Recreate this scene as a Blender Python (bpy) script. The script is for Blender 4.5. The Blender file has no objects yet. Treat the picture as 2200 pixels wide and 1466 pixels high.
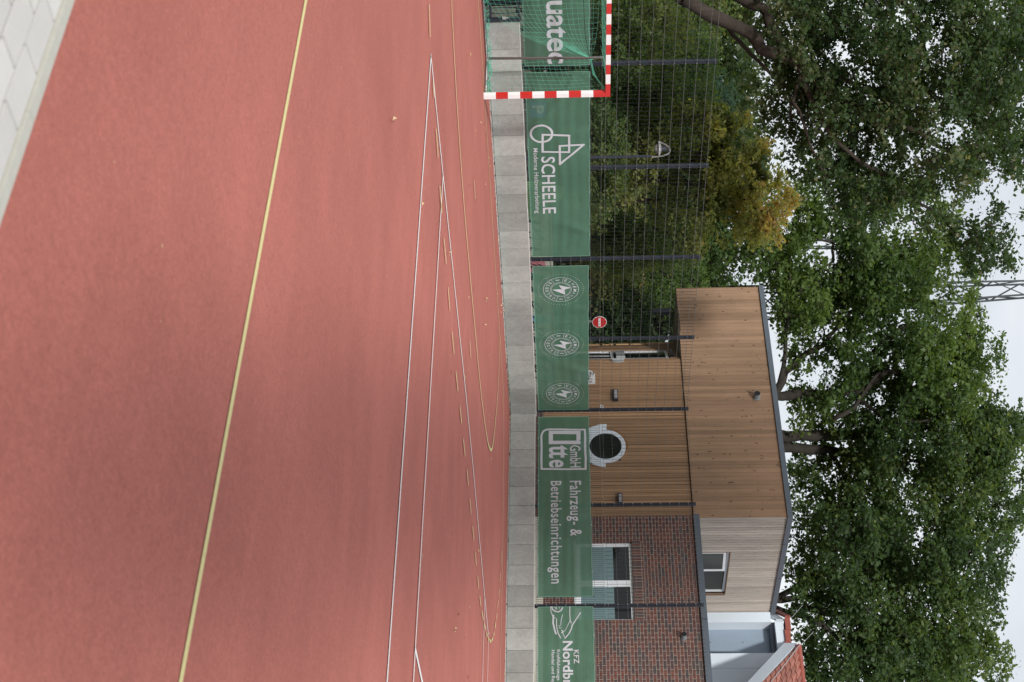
import bpy, math, random
import numpy as np
from mathutils import Vector, Matrix
R = random.Random(7); RN = np.random.default_rng(11)
sc = bpy.context.scene; COL = sc.collection
# ------------------------------------------------------------------ camera (the picture is a portrait shot lying on its side)
F, YAW, PITCH, ROLL = 3216.41, 0.7065, -0.0387, -0.0143
CP = np.array([-27.041, -20.9145, 1.3808])
fw = np.array([math.cos(YAW)*math.cos(PITCH), math.sin(YAW)*math.cos(PITCH), math.sin(PITCH)])
r0 = np.array([math.sin(YAW), -math.cos(YAW), 0.0]); u0 = np.cross(r0, fw)
rt = math.cos(ROLL)*r0+math.sin(ROLL)*u0; up = -math.sin(ROLL)*r0+math.cos(ROLL)*u0
cd = bpy.data.cameras.new("camera"); cam = bpy.data.objects.new("camera", cd); COL.objects.link(cam); sc.camera = cam
cd.sensor_width = 36; cd.lens = F/2200*36; cd.clip_end = 2000; cd.clip_start = 0.1
cd.dof.use_dof = True; cd.dof.focus_distance = 29; cd.dof.aperture_fstop = 5.0
X, Y, Zb = up, -rt, -fw
cam.matrix_world = Matrix(((X[0], Y[0], Zb[0], CP[0]), (X[1], Y[1], Zb[1], CP[1]), (X[2], Y[2], Zb[2], CP[2]), (0, 0, 0, 1)))
# ------------------------------------------------------------------ sky, sun, exposure
SUN_EL, SUN_AZ = math.radians(27), math.radians(214.9)      # azimuth of the sun, counter-clockwise from +X
w = bpy.data.worlds.new("World"); sc.world = w; w.use_nodes = True; nt = w.node_tree; nt.nodes.clear()
def N(t, ty, **k):
    n = t.nodes.new(ty)
    for a, b in k.items(): setattr(n, a, b)
    return n
out = N(nt, 'ShaderNodeOutputWorld'); bg = N(nt, 'ShaderNodeBackground'); sky = N(nt, 'ShaderNodeTexSky', sky_type='NISHITA', sun_disc=False)
sky.sun_elevation = SUN_EL; sky.sun_rotation = math.pi/2-SUN_AZ
tc = N(nt, 'ShaderNodeTexCoord'); mp = N(nt, 'ShaderNodeMapping'); mp.inputs['Scale'].default_value = (1.3, 1.3, 2.6); mp.inputs['Location'].default_value = (.3, .1, .7)
nz = N(nt, 'ShaderNodeTexNoise'); nz.inputs['Scale'].default_value = 2.2; nz.inputs['Detail'].default_value = 5; nz.inputs['Roughness'].default_value = .5
rp = N(nt, 'ShaderNodeValToRGB'); rp.color_ramp.elements[0].position = .34; rp.color_ramp.elements[0].color = (6.3, 6.8, 7.5, 1)
rp.color_ramp.elements[1].position = .62; rp.color_ramp.elements[1].color = (9.7, 9.9, 10.1, 1)
mx = N(nt, 'ShaderNodeMixRGB'); mx.inputs[0].default_value = .93
L = nt.links.new
L(tc.outputs['Generated'], mp.inputs[0]); L(mp.outputs[0], nz.inputs['Vector']); L(nz.outputs['Fac'], rp.inputs[0])
L(sky.outputs[0], mx.inputs[1]); L(rp.outputs[0], mx.inputs[2]); L(mx.outputs[0], bg.inputs[0]); bg.inputs[1].default_value = .1
L(bg.outputs[0], out.inputs[0])
sl = bpy.data.lights.new("sun", 'SUN'); sl.energy = 3.4; sl.angle = math.radians(4); sl.color = (1, .985, .95)
so = bpy.data.objects.new("sun", sl); COL.objects.link(so)
sd = Vector((math.cos(SUN_EL)*math.cos(SUN_AZ), math.cos(SUN_EL)*math.sin(SUN_AZ), math.sin(SUN_EL)))
so.rotation_euler = sd.to_track_quat('Z', 'Y').to_euler(); so.location = (-20, -30, 30)
sc.view_settings.view_transform = 'Standard'; sc.view_settings.look = 'None'; sc.view_settings.exposure = .06; sc.view_settings.gamma = 1
sc.cycles.max_bounces = 6; sc.cycles.transparent_max_bounces = 12
try: sc.cycles.use_denoising = True
except Exception: pass
# ------------------------------------------------------------------ survey helpers: a sighting (U to the right, V up) onto a plane, or at a depth
def at(U, V, axis='z', val=0.0):
    d = fw*F+rt*(U-733)+up*(V-1100); i = 'xyz'.index(axis); t = (val-CP[i])/d[i]; return CP+t*d
def ray(U, V, z): return CP+z*(fw+rt*(U-733)/F+up*(V-1100)/F)
# ------------------------------------------------------------------ mesh helpers
WL = {}
class MB:
    def __init__(s): s.v = []; s.f = []; s.m = []; s.a = []
    def face(s, pts, m=0, a=0.0):
        i = len(s.v); s.v += [tuple(map(float, q)) for q in pts]; s.f.append(tuple(range(i, i+len(pts)))); s.m.append(m); s.a.append(a)
    def hexa(s, c, m=0, a=0.0):     # 8 corners: bottom loop 0-3, top loop 4-7
        i = len(s.v); s.v += [tuple(map(float, q)) for q in c]
        for f in ((3,2,1,0),(4,5,6,7),(0,1,5,4),(1,2,6,5),(2,3,7,6),(3,0,4,7)): s.f.append(tuple(i+k for k in f)); s.m.append(m); s.a.append(a)
    def box(s, x0, x1, y0, y1, z0, z1, m=0, a=0.0):
        s.hexa([(x0,y0,z0),(x1,y0,z0),(x1,y1,z0),(x0,y1,z0),(x0,y0,z1),(x1,y0,z1),(x1,y1,z1),(x0,y1,z1)], m, a)
    def slab(s, quad, n, m=0, a=0.0):   # quad extruded along vector n
        q = [np.array(p, float) for p in quad]; n = np.array(n, float); s.hexa(q+[p+n for p in q], m, a)
    def tube(s, path, rad, k=6, m=0, a=0.0, cap=True):
        P = [np.array(p, float) for p in path]; n = len(P); rad = [rad]*n if np.isscalar(rad) else rad
        base = len(s.v); ref = None
        for i in range(n):
            t = P[min(i+1, n-1)]-P[max(i-1, 0)]; t = t/(np.linalg.norm(t)+1e-9)
            if ref is None: ref = np.array([0,0,1.]) if abs(t[2]) < .9 else np.array([1.,0,0])
            e = np.cross(t, ref); e /= np.linalg.norm(e)+1e-9; g = np.cross(e, t); ref = g
            for j in range(k):
                an = 2*math.pi*j/k; s.v.append(tuple(P[i]+rad[i]*(math.cos(an)*e+math.sin(an)*g)))
        for i in range(n-1):
            for j in range(k):
                s.f.append((base+i*k+j, base+i*k+(j+1) % k, base+(i+1)*k+(j+1) % k, base+(i+1)*k+j)); s.m.append(m); s.a.append(a)
        if cap:
            s.f.append(tuple(base+j for j in range(k))[::-1]); s.f.append(tuple(base+(n-1)*k+j for j in range(k))); s.m += [m, m]; s.a += [a, a]
    def bar(s, p, q, w, m=0): s.tube([p, q], w*.7071, 4, m)
    def build(s, name, mats, parent=None, smooth=False, origin=None):
        V = np.array(s.v, float)
        if origin is None: origin = np.array([(V[:,0].min()+V[:,0].max())/2, (V[:,1].min()+V[:,1].max())/2, V[:,2].min()])
        origin = np.array(origin, float)
        me = bpy.data.meshes.new(name); me.from_pydata((V-origin).tolist(), [], s.f)
        if not isinstance(mats, (list, tuple)): mats = [mats]
        for m in mats: me.materials.append(m)
        me.polygons.foreach_set('material_index', s.m)
        if any(s.a):
            at_ = me.attributes.new('tint', 'FLOAT', 'FACE'); at_.data.foreach_set('value', s.a)
        if smooth: me.polygons.foreach_set('use_smooth', [True]*len(s.f))
        me.update(); return link(name, me, origin, parent)
def link(name, data, origin, parent=None):
    o = bpy.data.objects.new(name, data); COL.objects.link(o); origin = np.array(origin, float); WL[o.name] = origin
    if parent is not None: o.parent = parent; o.location = origin-WL[parent.name]
    else: o.location = origin
    return o
def tag(o, label=None, cat=None, group=None, kind=None):
    for k, v in (('label', label), ('category', cat), ('group', group), ('kind', kind)):
        if v: o[k] = v
    return o
def thing(name, loc, label, cat, group=None): return tag(link(name, None, loc), label, cat, group)
def S(o): return tag(o, kind='structure')
# ------------------------------------------------------------------ materials
def mat(name, col, rough=.8, metal=0, spec=.3, noise=None, bump=None, tint=None, obj=0.0):
    """noise=(scale, amount, stretch xyz) varies the brightness; bump=(scale, strength); tint=amount by face attribute; obj=amount per object"""
    m = bpy.data.materials.new(name); m.use_nodes = True; t = m.node_tree; b = t.nodes['Principled BSDF']; l = t.links.new
    b.inputs['Roughness'].default_value = rough; b.inputs['Metallic'].default_value = metal; b.inputs['Specular IOR Level'].default_value = spec
    rgb = N(t, 'ShaderNodeRGB'); rgb.outputs[0].default_value = (*col, 1); cur = rgb.outputs[0]; g = N(t, 'ShaderNodeNewGeometry')
    def mul(fac_socket, lo, hi):
        nonlocal cur
        mr = N(t, 'ShaderNodeMapRange'); mr.inputs['To Min'].default_value = lo; mr.inputs['To Max'].default_value = hi; l(fac_socket, mr.inputs[0])
        vm = N(t, 'ShaderNodeVectorMath', operation='SCALE'); l(cur, vm.inputs[0]); l(mr.outputs[0], vm.inputs['Scale']); cur = vm.outputs[0]
        return mr
    for nn in (noise if isinstance(noise, list) else [noise] if noise else []):
        mpn = N(t, 'ShaderNodeMapping'); mpn.inputs['Scale'].default_value = nn[2] if len(nn) > 2 else (1, 1, 1); l(g.outputs['Position'], mpn.inputs[0])
        n = N(t, 'ShaderNodeTexNoise'); n.inputs['Scale'].default_value = nn[0]; n.inputs['Detail'].default_value = 6; n.inputs['Roughness'].default_value = .65; l(mpn.outputs[0], n.inputs['Vector'])
        r = mul(n.outputs['Fac'], 1-nn[1], 1+nn[1]); r.inputs['From Min'].default_value = .25; r.inputs['From Max'].default_value = .75
    if tint: a = N(t, 'ShaderNodeAttribute', attribute_name='tint'); mul(a.outputs['Fac'], 1-tint, 1+tint)
    if obj: oi = N(t, 'ShaderNodeObjectInfo'); mul(oi.outputs['Random'], 1-obj, 1+obj)
    l(cur, b.inputs['Base Color'])
    if bump:
        n = N(t, 'ShaderNodeTexNoise'); n.inputs['Scale'].default_value = bump[0]; n.inputs['Detail'].default_value = 4; l(g.outputs['Position'], n.inputs['Vector'])
        bp = N(t, 'ShaderNodeBump'); bp.inputs['Strength'].default_value = bump[1]; bp.inputs['Distance'].default_value = .01; l(n.outputs['Fac'], bp.inputs['Height']); l(bp.outputs[0], b.inputs['Normal'])
    return m
def leafmat(name, c0, c1, c2, trans=.55):
    """leaf colours by the per-leaf tint: c0 ordinary, c1 lighter, c2 the few odd ones"""
    m = bpy.data.materials.new(name); m.use_nodes = True; t = m.node_tree; t.nodes.clear(); l = t.links.new
    o = N(t, 'ShaderNodeOutputMaterial'); a = N(t, 'ShaderNodeAttribute', attribute_name='tint'); r = N(t, 'ShaderNodeValToRGB')
    e = r.color_ramp.elements; e[0].position = 0; e[0].color = (*c0, 1); e[1].position = 1; e[1].color = (*c2, 1); k = e.new(.72); k.color = (*c1, 1)
    l(a.outputs['Fac'], r.inputs[0])
    d = N(t, 'ShaderNodeBsdfPrincipled'); d.inputs['Roughness'].default_value = .55; d.inputs['Specular IOR Level'].default_value = .35
    tr = N(t, 'ShaderNodeBsdfTranslucent'); mxs = N(t, 'ShaderNodeMixShader'); mxs.inputs[0].default_value = trans
    sc_ = N(t, 'ShaderNodeMixRGB', blend_type='MULTIPLY'); sc_.inputs[0].default_value = 1; sc_.inputs[2].default_value = (1.7, 1.65, .7, 1)
    l(r.outputs[0], sc_.inputs[1]); l(sc_.outputs[0], tr.inputs[0]); l(r.outputs[0], d.inputs['Base Color']); l(d.outputs[0], mxs.inputs[1]); l(tr.outputs[0], mxs.inputs[2]); l(mxs.outputs[0], o.inputs[0])
    return m
def glassmat(name, col, rough=.05):
    m = mat(name, col, rough, spec=.35); return m
M = {}
M['court'] = mat('red_court', (.425, .143, .113), .95, spec=.15, noise=[(.3, .11), (1.1, .06), (2.2, .08, (1, .3, 1)), (.9, .05, (.12, 1, 1)), (20, .13), (60, .22), (160, .30)], bump=(260, .5))
M['white_line'] = mat('white_line_paint', (.80, .78, .76), .8, noise=[(30, .06)])
M['yellow_line'] = mat('yellow_line_paint', (.66, .58, .27), .8, noise=[(30, .06)])
M['paver'] = mat('pale_paver', (.56, .54, .51), .9, noise=[(6, .05), (90, .05)], bump=(300, .3), tint=.06)
M['joint'] = mat('paver_joint', (.33, .32, .325), 1, noise=[(60, .1)])
M['kerb'] = mat('pale_kerb', (.45, .435, .38), .9, noise=[(20, .08)])
M['soil'] = mat('ground_soil', (.10, .10, .07), 1, noise=[(1.5, .3)])
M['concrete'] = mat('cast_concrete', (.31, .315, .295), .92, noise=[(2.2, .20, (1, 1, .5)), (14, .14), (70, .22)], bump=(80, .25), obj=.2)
M['concrete_lit_top'] = mat('concrete_lit_edge', (.58, .57, .54), .9, noise=[(20, .1)])  # paler block tops: the bevel highlight is put into the colour
M['curb'] = mat('kerb_strip_concrete', (.46, .44, .41), .9, noise=[(12, .15), (50, .15)])
M['anthracite'] = mat('anthracite_steel', (.022, .027, .038), .5, .0, .4, noise=[(6, .12)])
M['wire'] = mat('dark_wire', (.012, .014, .017), .6, .0, .3)
M['wire_lit'] = mat('lit_wire', (.15, .155, .155), .45, .4, .5)  # horizontal rods: the light they catch is put into a paler colour
M['clip'] = mat('steel_clip', (.55, .55, .55), .35, .7)
M['black'] = mat('black_plastic', (.012, .012, .014), .5)
M['lettering'] = mat('banner_print', (.48, .50, .53), .7)
M['white_paint'] = mat('white_gloss_paint', (.80, .79, .79), .35, spec=.5, noise=[(8, .03)])
M['red_paint'] = mat('red_gloss_paint', (.52, .022, .018), .35, spec=.5, noise=[(8, .06)])
M['greytube'] = mat('grey_steel_tube', (.22, .21, .21), .4, .4)
M['net'] = mat('green_net', (.12, .44, .31), .7)
M['bark'] = mat('oak_bark', (.043, .033, .026), .95, noise=[(3, .3, (1, 1, .35)), (18, .3)], bump=(22, 1.0))
M['barkdark'] = mat('dark_bark', (.032, .027, .022), .95, noise=[(5, .35)], bump=(22, 1.0))
M['brown_wood'] = mat('brown_larch', (.285, .182, .116), .8, spec=.15, noise=[(1.6, .12, (1, 1, .16)), (9, .12, (1, 1, .10)), (60, .07, (1, 1, .12)), (.5, .12)], tint=.16)
M['brown_wood_low'] = mat('warm_larch', (.30, .182, .106), .8, spec=.15, noise=[(1.6, .14, (1, 1, .16)), (9, .12, (1, 1, .10)), (60, .08, (1, 1, .12))], tint=.2)
M['grey_wood'] = mat('weathered_larch', (.44, .385, .335), .85, spec=.15, noise=[(2.0, .14, (1, 1, .2)), (12, .16, (1, 1, .12)), (70, .10, (1, 1, .12))], tint=.15)
M['wood_gap'] = mat('board_gap', (.035, .024, .018), 1)
M['knot'] = mat('wood_knot', (.13, .075, .045), .8)
M['trim'] = mat('blue_grey_sheet', (.105, .125, .15), .45, .2, .4, noise=[(3, .06)])
M['soffit'] = mat('grey_soffit', (.34, .31, .28), .8, noise=[(3, .05)])
M['frame'] = mat('white_frame', (.72, .73, .75), .4, spec=.5)
M['framegrey'] = mat('silver_frame', (.40, .42, .43), .4, .2, .5)
M['glassdark'] = glassmat('dark_glass', (.008, .010, .011), .03)
M['glassbrown'] = glassmat('grey_glass', (.055, .058, .055), .08)
M['glassgreen'] = glassmat('round_glass', (.016, .020, .017), .06)
M['film'] = mat('frosted_film', (.14, .21, .22), .5, spec=.5, noise=[(6, .1)])
M['foam'] = mat('pu_foam', (.22, .115, .04), .95, noise=[(30, .3)], bump=(40, 1))
M['white_sheet'] = mat('white_sheet', (.62, .66, .72), .6)
M['plinth'] = mat('cream_render', (.50, .47, .40), .9, noise=[(3, .07), (30, .06)])
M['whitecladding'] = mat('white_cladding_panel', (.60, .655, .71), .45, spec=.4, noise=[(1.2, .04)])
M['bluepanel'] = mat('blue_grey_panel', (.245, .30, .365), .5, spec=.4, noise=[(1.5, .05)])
M['tile'] = mat('red_roof_tile', (.29, .115, .085), .6, spec=.35, noise=[(3, .15), (25, .12)], tint=.22)
M['tilecap'] = mat('red_ridge_tile', (.27, .075, .055), .6, noise=[(6, .15)])
M['signred'] = mat('sign_red', (.40, .018, .020), .4); M['signwhite'] = mat('sign_white', (.62, .60, .60), .4); M['signblue'] = mat('sign_blue', (.02, .10, .35), .4)
M['graffiti'] = mat('black_spray', (.02, .02, .022), .8); M['pink'] = mat('pink_spray', (.50, .18, .20), .8); M['skyblue'] = mat('blue_spray', (.16, .36, .50), .8); M['greenspray'] = mat('green_spray', (.10, .32, .18), .8)
M['tarp'] = mat('light_green_fabric', (.30, .50, .22), .7, noise=[(5, .15)])
M['mast'] = mat('galvanised_mast', (.035, .042, .046), .6, .2)
M['lampwhite'] = mat('opal_lens', (.30, .29, .29), .4)
M['dryleaf'] = mat('dry_yellow_leaf', (.55, .42, .24), .8, noise=[(60, .3)]); M['brownleaf'] = mat('dry_brown_leaf', (.12, .05, .04), .8, noise=[(60, .3)])
def wear(m):
    t = m.node_tree; b = t.nodes['Principled BSDF']; l = t.links.new; src = b.inputs['Base Color'].links[0].from_socket
    g = N(t, 'ShaderNodeNewGeometry'); n = N(t, 'ShaderNodeTexNoise'); n.inputs['Scale'].default_value = 38; n.inputs['Detail'].default_value = 8; n.inputs['Roughness'].default_value = .75; l(g.outputs['Position'], n.inputs['Vector'])
    r_ = N(t, 'ShaderNodeValToRGB'); r_.color_ramp.elements[0].position = .56; r_.color_ramp.elements[0].color = (0, 0, 0, 1); r_.color_ramp.elements[1].position = .72; r_.color_ramp.elements[1].color = (.8, .8, .8, 1); l(n.outputs['Fac'], r_.inputs[0])
    x = N(t, 'ShaderNodeMixRGB'); x.inputs[2].default_value = (.42, .15, .12, 1); l(r_.outputs[0], x.inputs[0]); l(src, x.inputs[1]); l(x.outputs[0], b.inputs['Base Color'])
wear(M['white_line']); wear(M['yellow_line'])
# banner cloth: woven mesh, faintly see-through
def bannermat():
    m = mat('green_banner_cloth', (.060, .150, .096), .45, spec=.5, noise=[(1.3, .12), (.6, .12, (1, 1, 3)), (9, .06)], bump=None); t = m.node_tree; b = t.nodes['Principled BSDF']; l = t.links.new
    o = t.nodes['Material Output']; tr = N(t, 'ShaderNodeBsdfTransparent'); x = N(t, 'ShaderNodeMixShader'); x.inputs[0].default_value = .10
    l(b.outputs[0], x.inputs[1]); l(tr.outputs[0], x.inputs[2]); l(x.outputs[0], o.inputs[0]); return m
M['banner'] = bannermat(); M['hem'] = mat('banner_hem', (.12, .25, .19), .6)
def brickmat(name, swap=False, soldier=False):
    m = bpy.data.materials.new(name); m.use_nodes = True; t = m.node_tree; b = t.nodes['Principled BSDF']; l = t.links.new; b.inputs['Roughness'].default_value = .85
    g = N(t, 'ShaderNodeNewGeometry'); sx = N(t, 'ShaderNodeSeparateXYZ'); l(g.outputs['Position'], sx.inputs[0]); cb = N(t, 'ShaderNodeCombineXYZ')
    l(sx.outputs['Y'], cb.inputs[1 if soldier else 0]); l(sx.outputs['Z'], cb.inputs[0 if soldier else 1])
    br = N(t, 'ShaderNodeTexBrick'); br.inputs['Scale'].default_value = 1; br.inputs['Brick Width'].default_value = .26 if soldier else .25; br.inputs['Row Height'].default_value = .086
    br.inputs['Mortar Size'].default_value = .007; br.inputs['Mortar Smooth'].default_value = .1; br.inputs['Color1'].default_value = (0, 0, 0, 1); br.inputs['Color2'].default_value = (1, 1, 1, 1); br.inputs['Mortar'].default_value = (0, 0, 0, 1)
    if soldier: br.offset = 0
    nzz = N(t, 'ShaderNodeTexNoise'); nzz.inputs['Scale'].default_value = 5; l(cb.outputs[0], nzz.inputs['Vector'])
    ds = N(t, 'ShaderNodeVectorMath', operation='MULTIPLY_ADD'); ds.inputs[1].default_value = (.012, .012, 0); l(nzz.outputs['Color'], ds.inputs[0]); l(cb.outputs[0], ds.inputs[2]); l(ds.outputs[0], br.inputs['Vector'])
    r = N(t, 'ShaderNodeValToRGB'); e = r.color_ramp.elements; r.color_ramp.interpolation = 'LINEAR'
    e[0].color = (.062, .046, .046, 1); e[1].color = (.145, .054, .040, 1); e[1].position = 1
    for p_, c_ in ((.22, (.072, .044, .042)), (.3, (.085, .040, .038)), (.5, (.10, .041, .034)), (.75, (.125, .047, .036))): k = e.new(p_); k.color = (*c_, 1)
    l(br.outputs['Color'], r.inputs[0]); n2 = N(t, 'ShaderNodeTexNoise'); n2.inputs['Scale'].default_value = 25; l(g.outputs['Position'], n2.inputs['Vector'])
    mm = N(t, 'ShaderNodeMixRGB', blend_type='OVERLAY'); mm.inputs[0].default_value = .5; l(r.outputs[0], mm.inputs[1]); l(n2.outputs['Fac'], mm.inputs[2])
    mo = N(t, 'ShaderNodeMixRGB'); mo.inputs[2].default_value = (.27, .235, .195, 1); l(br.outputs['Fac'], mo.inputs[0]); l(mm.outputs[0], mo.inputs[1]); l(mo.outputs[0], b.inputs['Base Color'])
    bp = N(t, 'ShaderNodeBump', invert=True); bp.inputs['Distance'].default_value = .01; bp.inputs['Strength'].default_value = .6; l(br.outputs['Fac'], bp.inputs['Height']); l(bp.outputs[0], b.inputs['Normal'])
    return m
M['brick'] = brickmat('red_brick'); M['soldier'] = brickmat('soldier_brick', soldier=True)
# ------------------------------------------------------------------ ground, court, markings
g = MB(); g.face([(-900, -900, -.02), (900, -900, -.02), (900, 900, -.02), (-900, 900, -.02)]); S(g.build('ground', M['soil']))
KX = -24.515
g = MB(); g.face([(KX, -45, 0), (-.29, -45, 0), (-.29, -.29, 0), (KX, -.29, 0)]); S(g.build('sports_court', M['court']))
g = MB(); g.face([(-30, -30, -.006), (KX-.045, -30, -.006), (KX-.045, -4, -.006), (-30, -4, -.006)])
S(g.build('paver_bed', M['joint']))
g = MB()                                       # running bond of 20 x 10 pavers lying along the kerb
for i in range(22):
    x1 = KX-.056-i*.11; x0 = x1-.097
    y = -20.5+(.11 if i % 2 else 0)
    while y < -15:
        g.box(x0, x1, y, y+.206, -.05, R.uniform(-.001, .001), a=R.random()); y += .22
S(g.build('paving', M['paver']))
g = MB()
y = -22.
while y < -6: g.box(KX-.046, KX-.004, y, y+.997, -.1, .008); y += 1.0
S(g.build('kerb', M['kerb']))
def line(name, pts, wd, m, z=.004):
    b = MB(); P = [np.array([p[0], p[1]], float) for p in pts]
    n = len(P); off = []
    for i in range(n):
        t = P[min(i+1, n-1)]-P[max(i-1, 0)]; t /= np.linalg.norm(t); off.append(np.array([-t[1], t[0]])*wd/2)
    for i in range(n-1):
        a, c = P[i]-off[i], P[i+1]-off[i+1]; d, e = P[i+1]+off[i+1], P[i]+off[i]
        b.face([(*a, z), (*c, z), (*d, z), (*e, z)])
    return S(b.build(name, m))
U2 = lambda *q: [tuple(at(*p)[:2]) for p in q]
line('yellow_line', [(-22.17, -13.2), (-22.40, -20.6)], .045, M['yellow_line'])
line('white_line', [(-17.36, -8.79), (-17.0, -19.5)], .05, M['white_line'], .008)
line('white_line', [(-17.36, -8.82), (-15.7, -8.81), (-11.6, -8.72), (-10, -8.74), (-6.94, -8.92), (-5.78, -8.95)], .05, M['white_line'], .008)
line('white_line', [(-15.73, -8.83), (-15.5, -16)], .045, M['white_line'], .012)
line('white_line', [(-15.555, -14.56), (-14.6, -14.50)], .05, M['white_line'], .008)
line('white_line', [(-6.94, -8.93), (-6.8, -12)], .045, M['white_line'], .012)
line('white_line', [(-5.80, -8.93), (-5.5, -12)], .045, M['white_line'], .012)
line('yellow_line', U2((-200, 1013), (0, 1027), (198, 1040), (400, 1053), (560, 1063), (711, 1073), (800, 1079), (850, 1081.5)), .05, M['yellow_line'])
line('yellow_line', U2((830, 1080.6), (950, 1081.5), (1150, 1079.7), (1290, 1077.3), (1466, 1073.5), (1700, 1068)), .05, M['yellow_line'], .008)
arc = [(-250, 959), (-100, 964), (0, 968), (100, 973), (200, 978.5), (300, 985), (400, 992), (500, 1000), (600, 1009), (700, 1018.3), (780, 1025.6), (850, 1032.5), (900, 1038.8), (930, 1043), (952, 1047), (962, 1050), (967.5, 1052.8), (966, 1055), (957, 1057.3), (940, 1059.6), (910, 1062.6), (875, 1066), (840, 1068.6), (790, 1071), (720, 1073.2)]
line('yellow_line', U2(*arc), .05, M['yellow_line'], .012)
da = [(10, 919, 80, 921), (175, 927.5, 210, 930), (277, 934, 338, 938.5), (400, 942, 458, 946.5), (513, 951, 567, 956), (618, 960, 667, 964), (714, 968.5, 760, 973), (799, 977, 840, 981.5), (873, 985.5, 910, 989.5), (943, 993, 980, 997), (1010, 1001, 1042, 1004), (1072, 1007, 1104, 1010), (1131, 1013, 1160, 1016), (1187, 1018.6, 1214, 1021.3), (1238, 1024, 1264, 1026.6), (1281, 1028.5, 1301, 1031), (1314, 1033, 1331, 1036.3), (1341, 1038.5, 1353, 1041.2), (1360, 1043, 1368, 1045.2), (1371, 1047, 1377, 1049.5), (1378, 1051, 1377, 1053.5), (1376, 1055, 1371, 1057), (1366, 1058.5, 1359, 1060), (1350, 1061.5, 1338, 1063.5), (1331, 1064.8, 1318, 1066), (1305, 1067.5, 1290, 1069), (1281, 1070, 1266, 1071.3), (1250, 1072.4, 1233, 1073.6), (1215, 1074.6, 1185, 1076)]
for a, b, c, d in da: line('yellow_dash', U2((a, b), (c, d)), .05, M['yellow_line'], .016)
line('yellow_dash', U2((388, 1016.6), (427, 1019)), .05, M['yellow_line'], .016); line('yellow_dash', U2((733, 1007), (770, 1009.5)), .05, M['yellow_line'], .016)
# kerb strip at the foot of the wall
g = MB()
for k in range(40):
    x = -.1-k*.5; g.box(x-.497, x, -.285, -.112, -.05, .012)
    if k < 36: y = -.29-k*.5; g.box(-.285, -.112, y-.497, y, -.05, .012)
S(g.build('kerb', M['curb']))
# ------------------------------------------------------------------ retaining walls of concrete L-blocks
HW = .585
def wallrun(n, axis, label):
    HW = .585 if axis == 'x' else .560
    t = thing('block_wall', (-.1 if axis == 'y' else -n*.25, -.1 if axis == 'x' else -n*.25, 0), label, 'retaining wall')
    for k in range(n):
        b = MB(); a0, a1 = -.006-k*.5-.488, -.006-k*.5; dz = R.uniform(-.004, .004); dp = R.uniform(-.003, .003)
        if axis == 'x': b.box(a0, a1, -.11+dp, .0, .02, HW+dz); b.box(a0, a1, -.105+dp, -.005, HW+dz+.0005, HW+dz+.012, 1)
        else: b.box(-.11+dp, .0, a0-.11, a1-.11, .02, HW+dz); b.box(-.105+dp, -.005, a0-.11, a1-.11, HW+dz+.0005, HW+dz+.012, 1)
        b.build('concrete_block', [M['concrete'], M['concrete_lit_top']], t)
    return t
wallrun(22, 'x', 'grey concrete block wall running behind the goal to the fence corner')
wallrun(22, 'y', 'grey concrete block wall below the fence in front of the brick building')
# ------------------------------------------------------------------ double rod fence
HT = 4.04
def fence(axis, n, label, first):
    t = thing('wire_fence', (-2.5*n/2 if axis == 'x' else .03, .03 if axis == 'x' else -2.5*n/2, 0), label, 'fence')
    def pt(s, d, z): return (-s, d, z) if axis == 'x' else (d, -s, z)
    def bx(b, s0, s1, d0, d1, z0, z1, m=0):
        p, q = pt(s0, d0, z0), pt(s1, d1, z1); b.box(min(p[0], q[0]), max(p[0], q[0]), min(p[1], q[1]), max(p[1], q[1]), z0, z1, m)
    for k in range(first, n+1):
        b = MB(); bx(b, 2.5*k-.03, 2.5*k+.03, .035, .095, .45, HT); bx(b, 2.5*k-.033, 2.5*k+.033, .032, .098, HT+.001, HT+.012); bx(b, 2.5*k-.02, 2.5*k+.02, .024, .0345, .6, HT-.01)
        p = b.build('post', M['anthracite'], t)
        for z in [.62+.2*i for i in range(8)]+[2.09+.2*i for i in range(10)]: b = MB(); bx(b, 2.5*k-.008, 2.5*k+.008, .012, .024, z-.008, z+.008); b.build('clip', M['clip'], p)
    for k in range(n):
        a0, a1 = 2.5*k+.01, 2.5*k+2.49
        for nm, z0, z1, zs, pitch in (('lower_mesh', .6, 2.02, [.62+.2*i for i in range(8)], .05), ('upper_mesh', 2.06, HT-.02, [2.09+.2*i for i in range(10)]+[HT-.03], .10)):
            b = MB(); s = a0+.02
            while s < a1: bx(b, s-.0023, s+.0023, -.0023, .0023, z0, z1); s += pitch
            for z in zs: bx(b, a0, a1, .003, .009, z-.0026, z+.0026, 1); bx(b, a0, a1, -.009, -.003, z-.0026, z+.0026, 1)
            b.build(nm, [M['wire'], M['wire_lit']], t)
    return t
fence('x', 6, 'tall dark wire mesh fence behind the goal, up to the corner post', 0)
fence('y', 4, 'tall dark wire mesh fence in front of the brick wall', 1)
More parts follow.
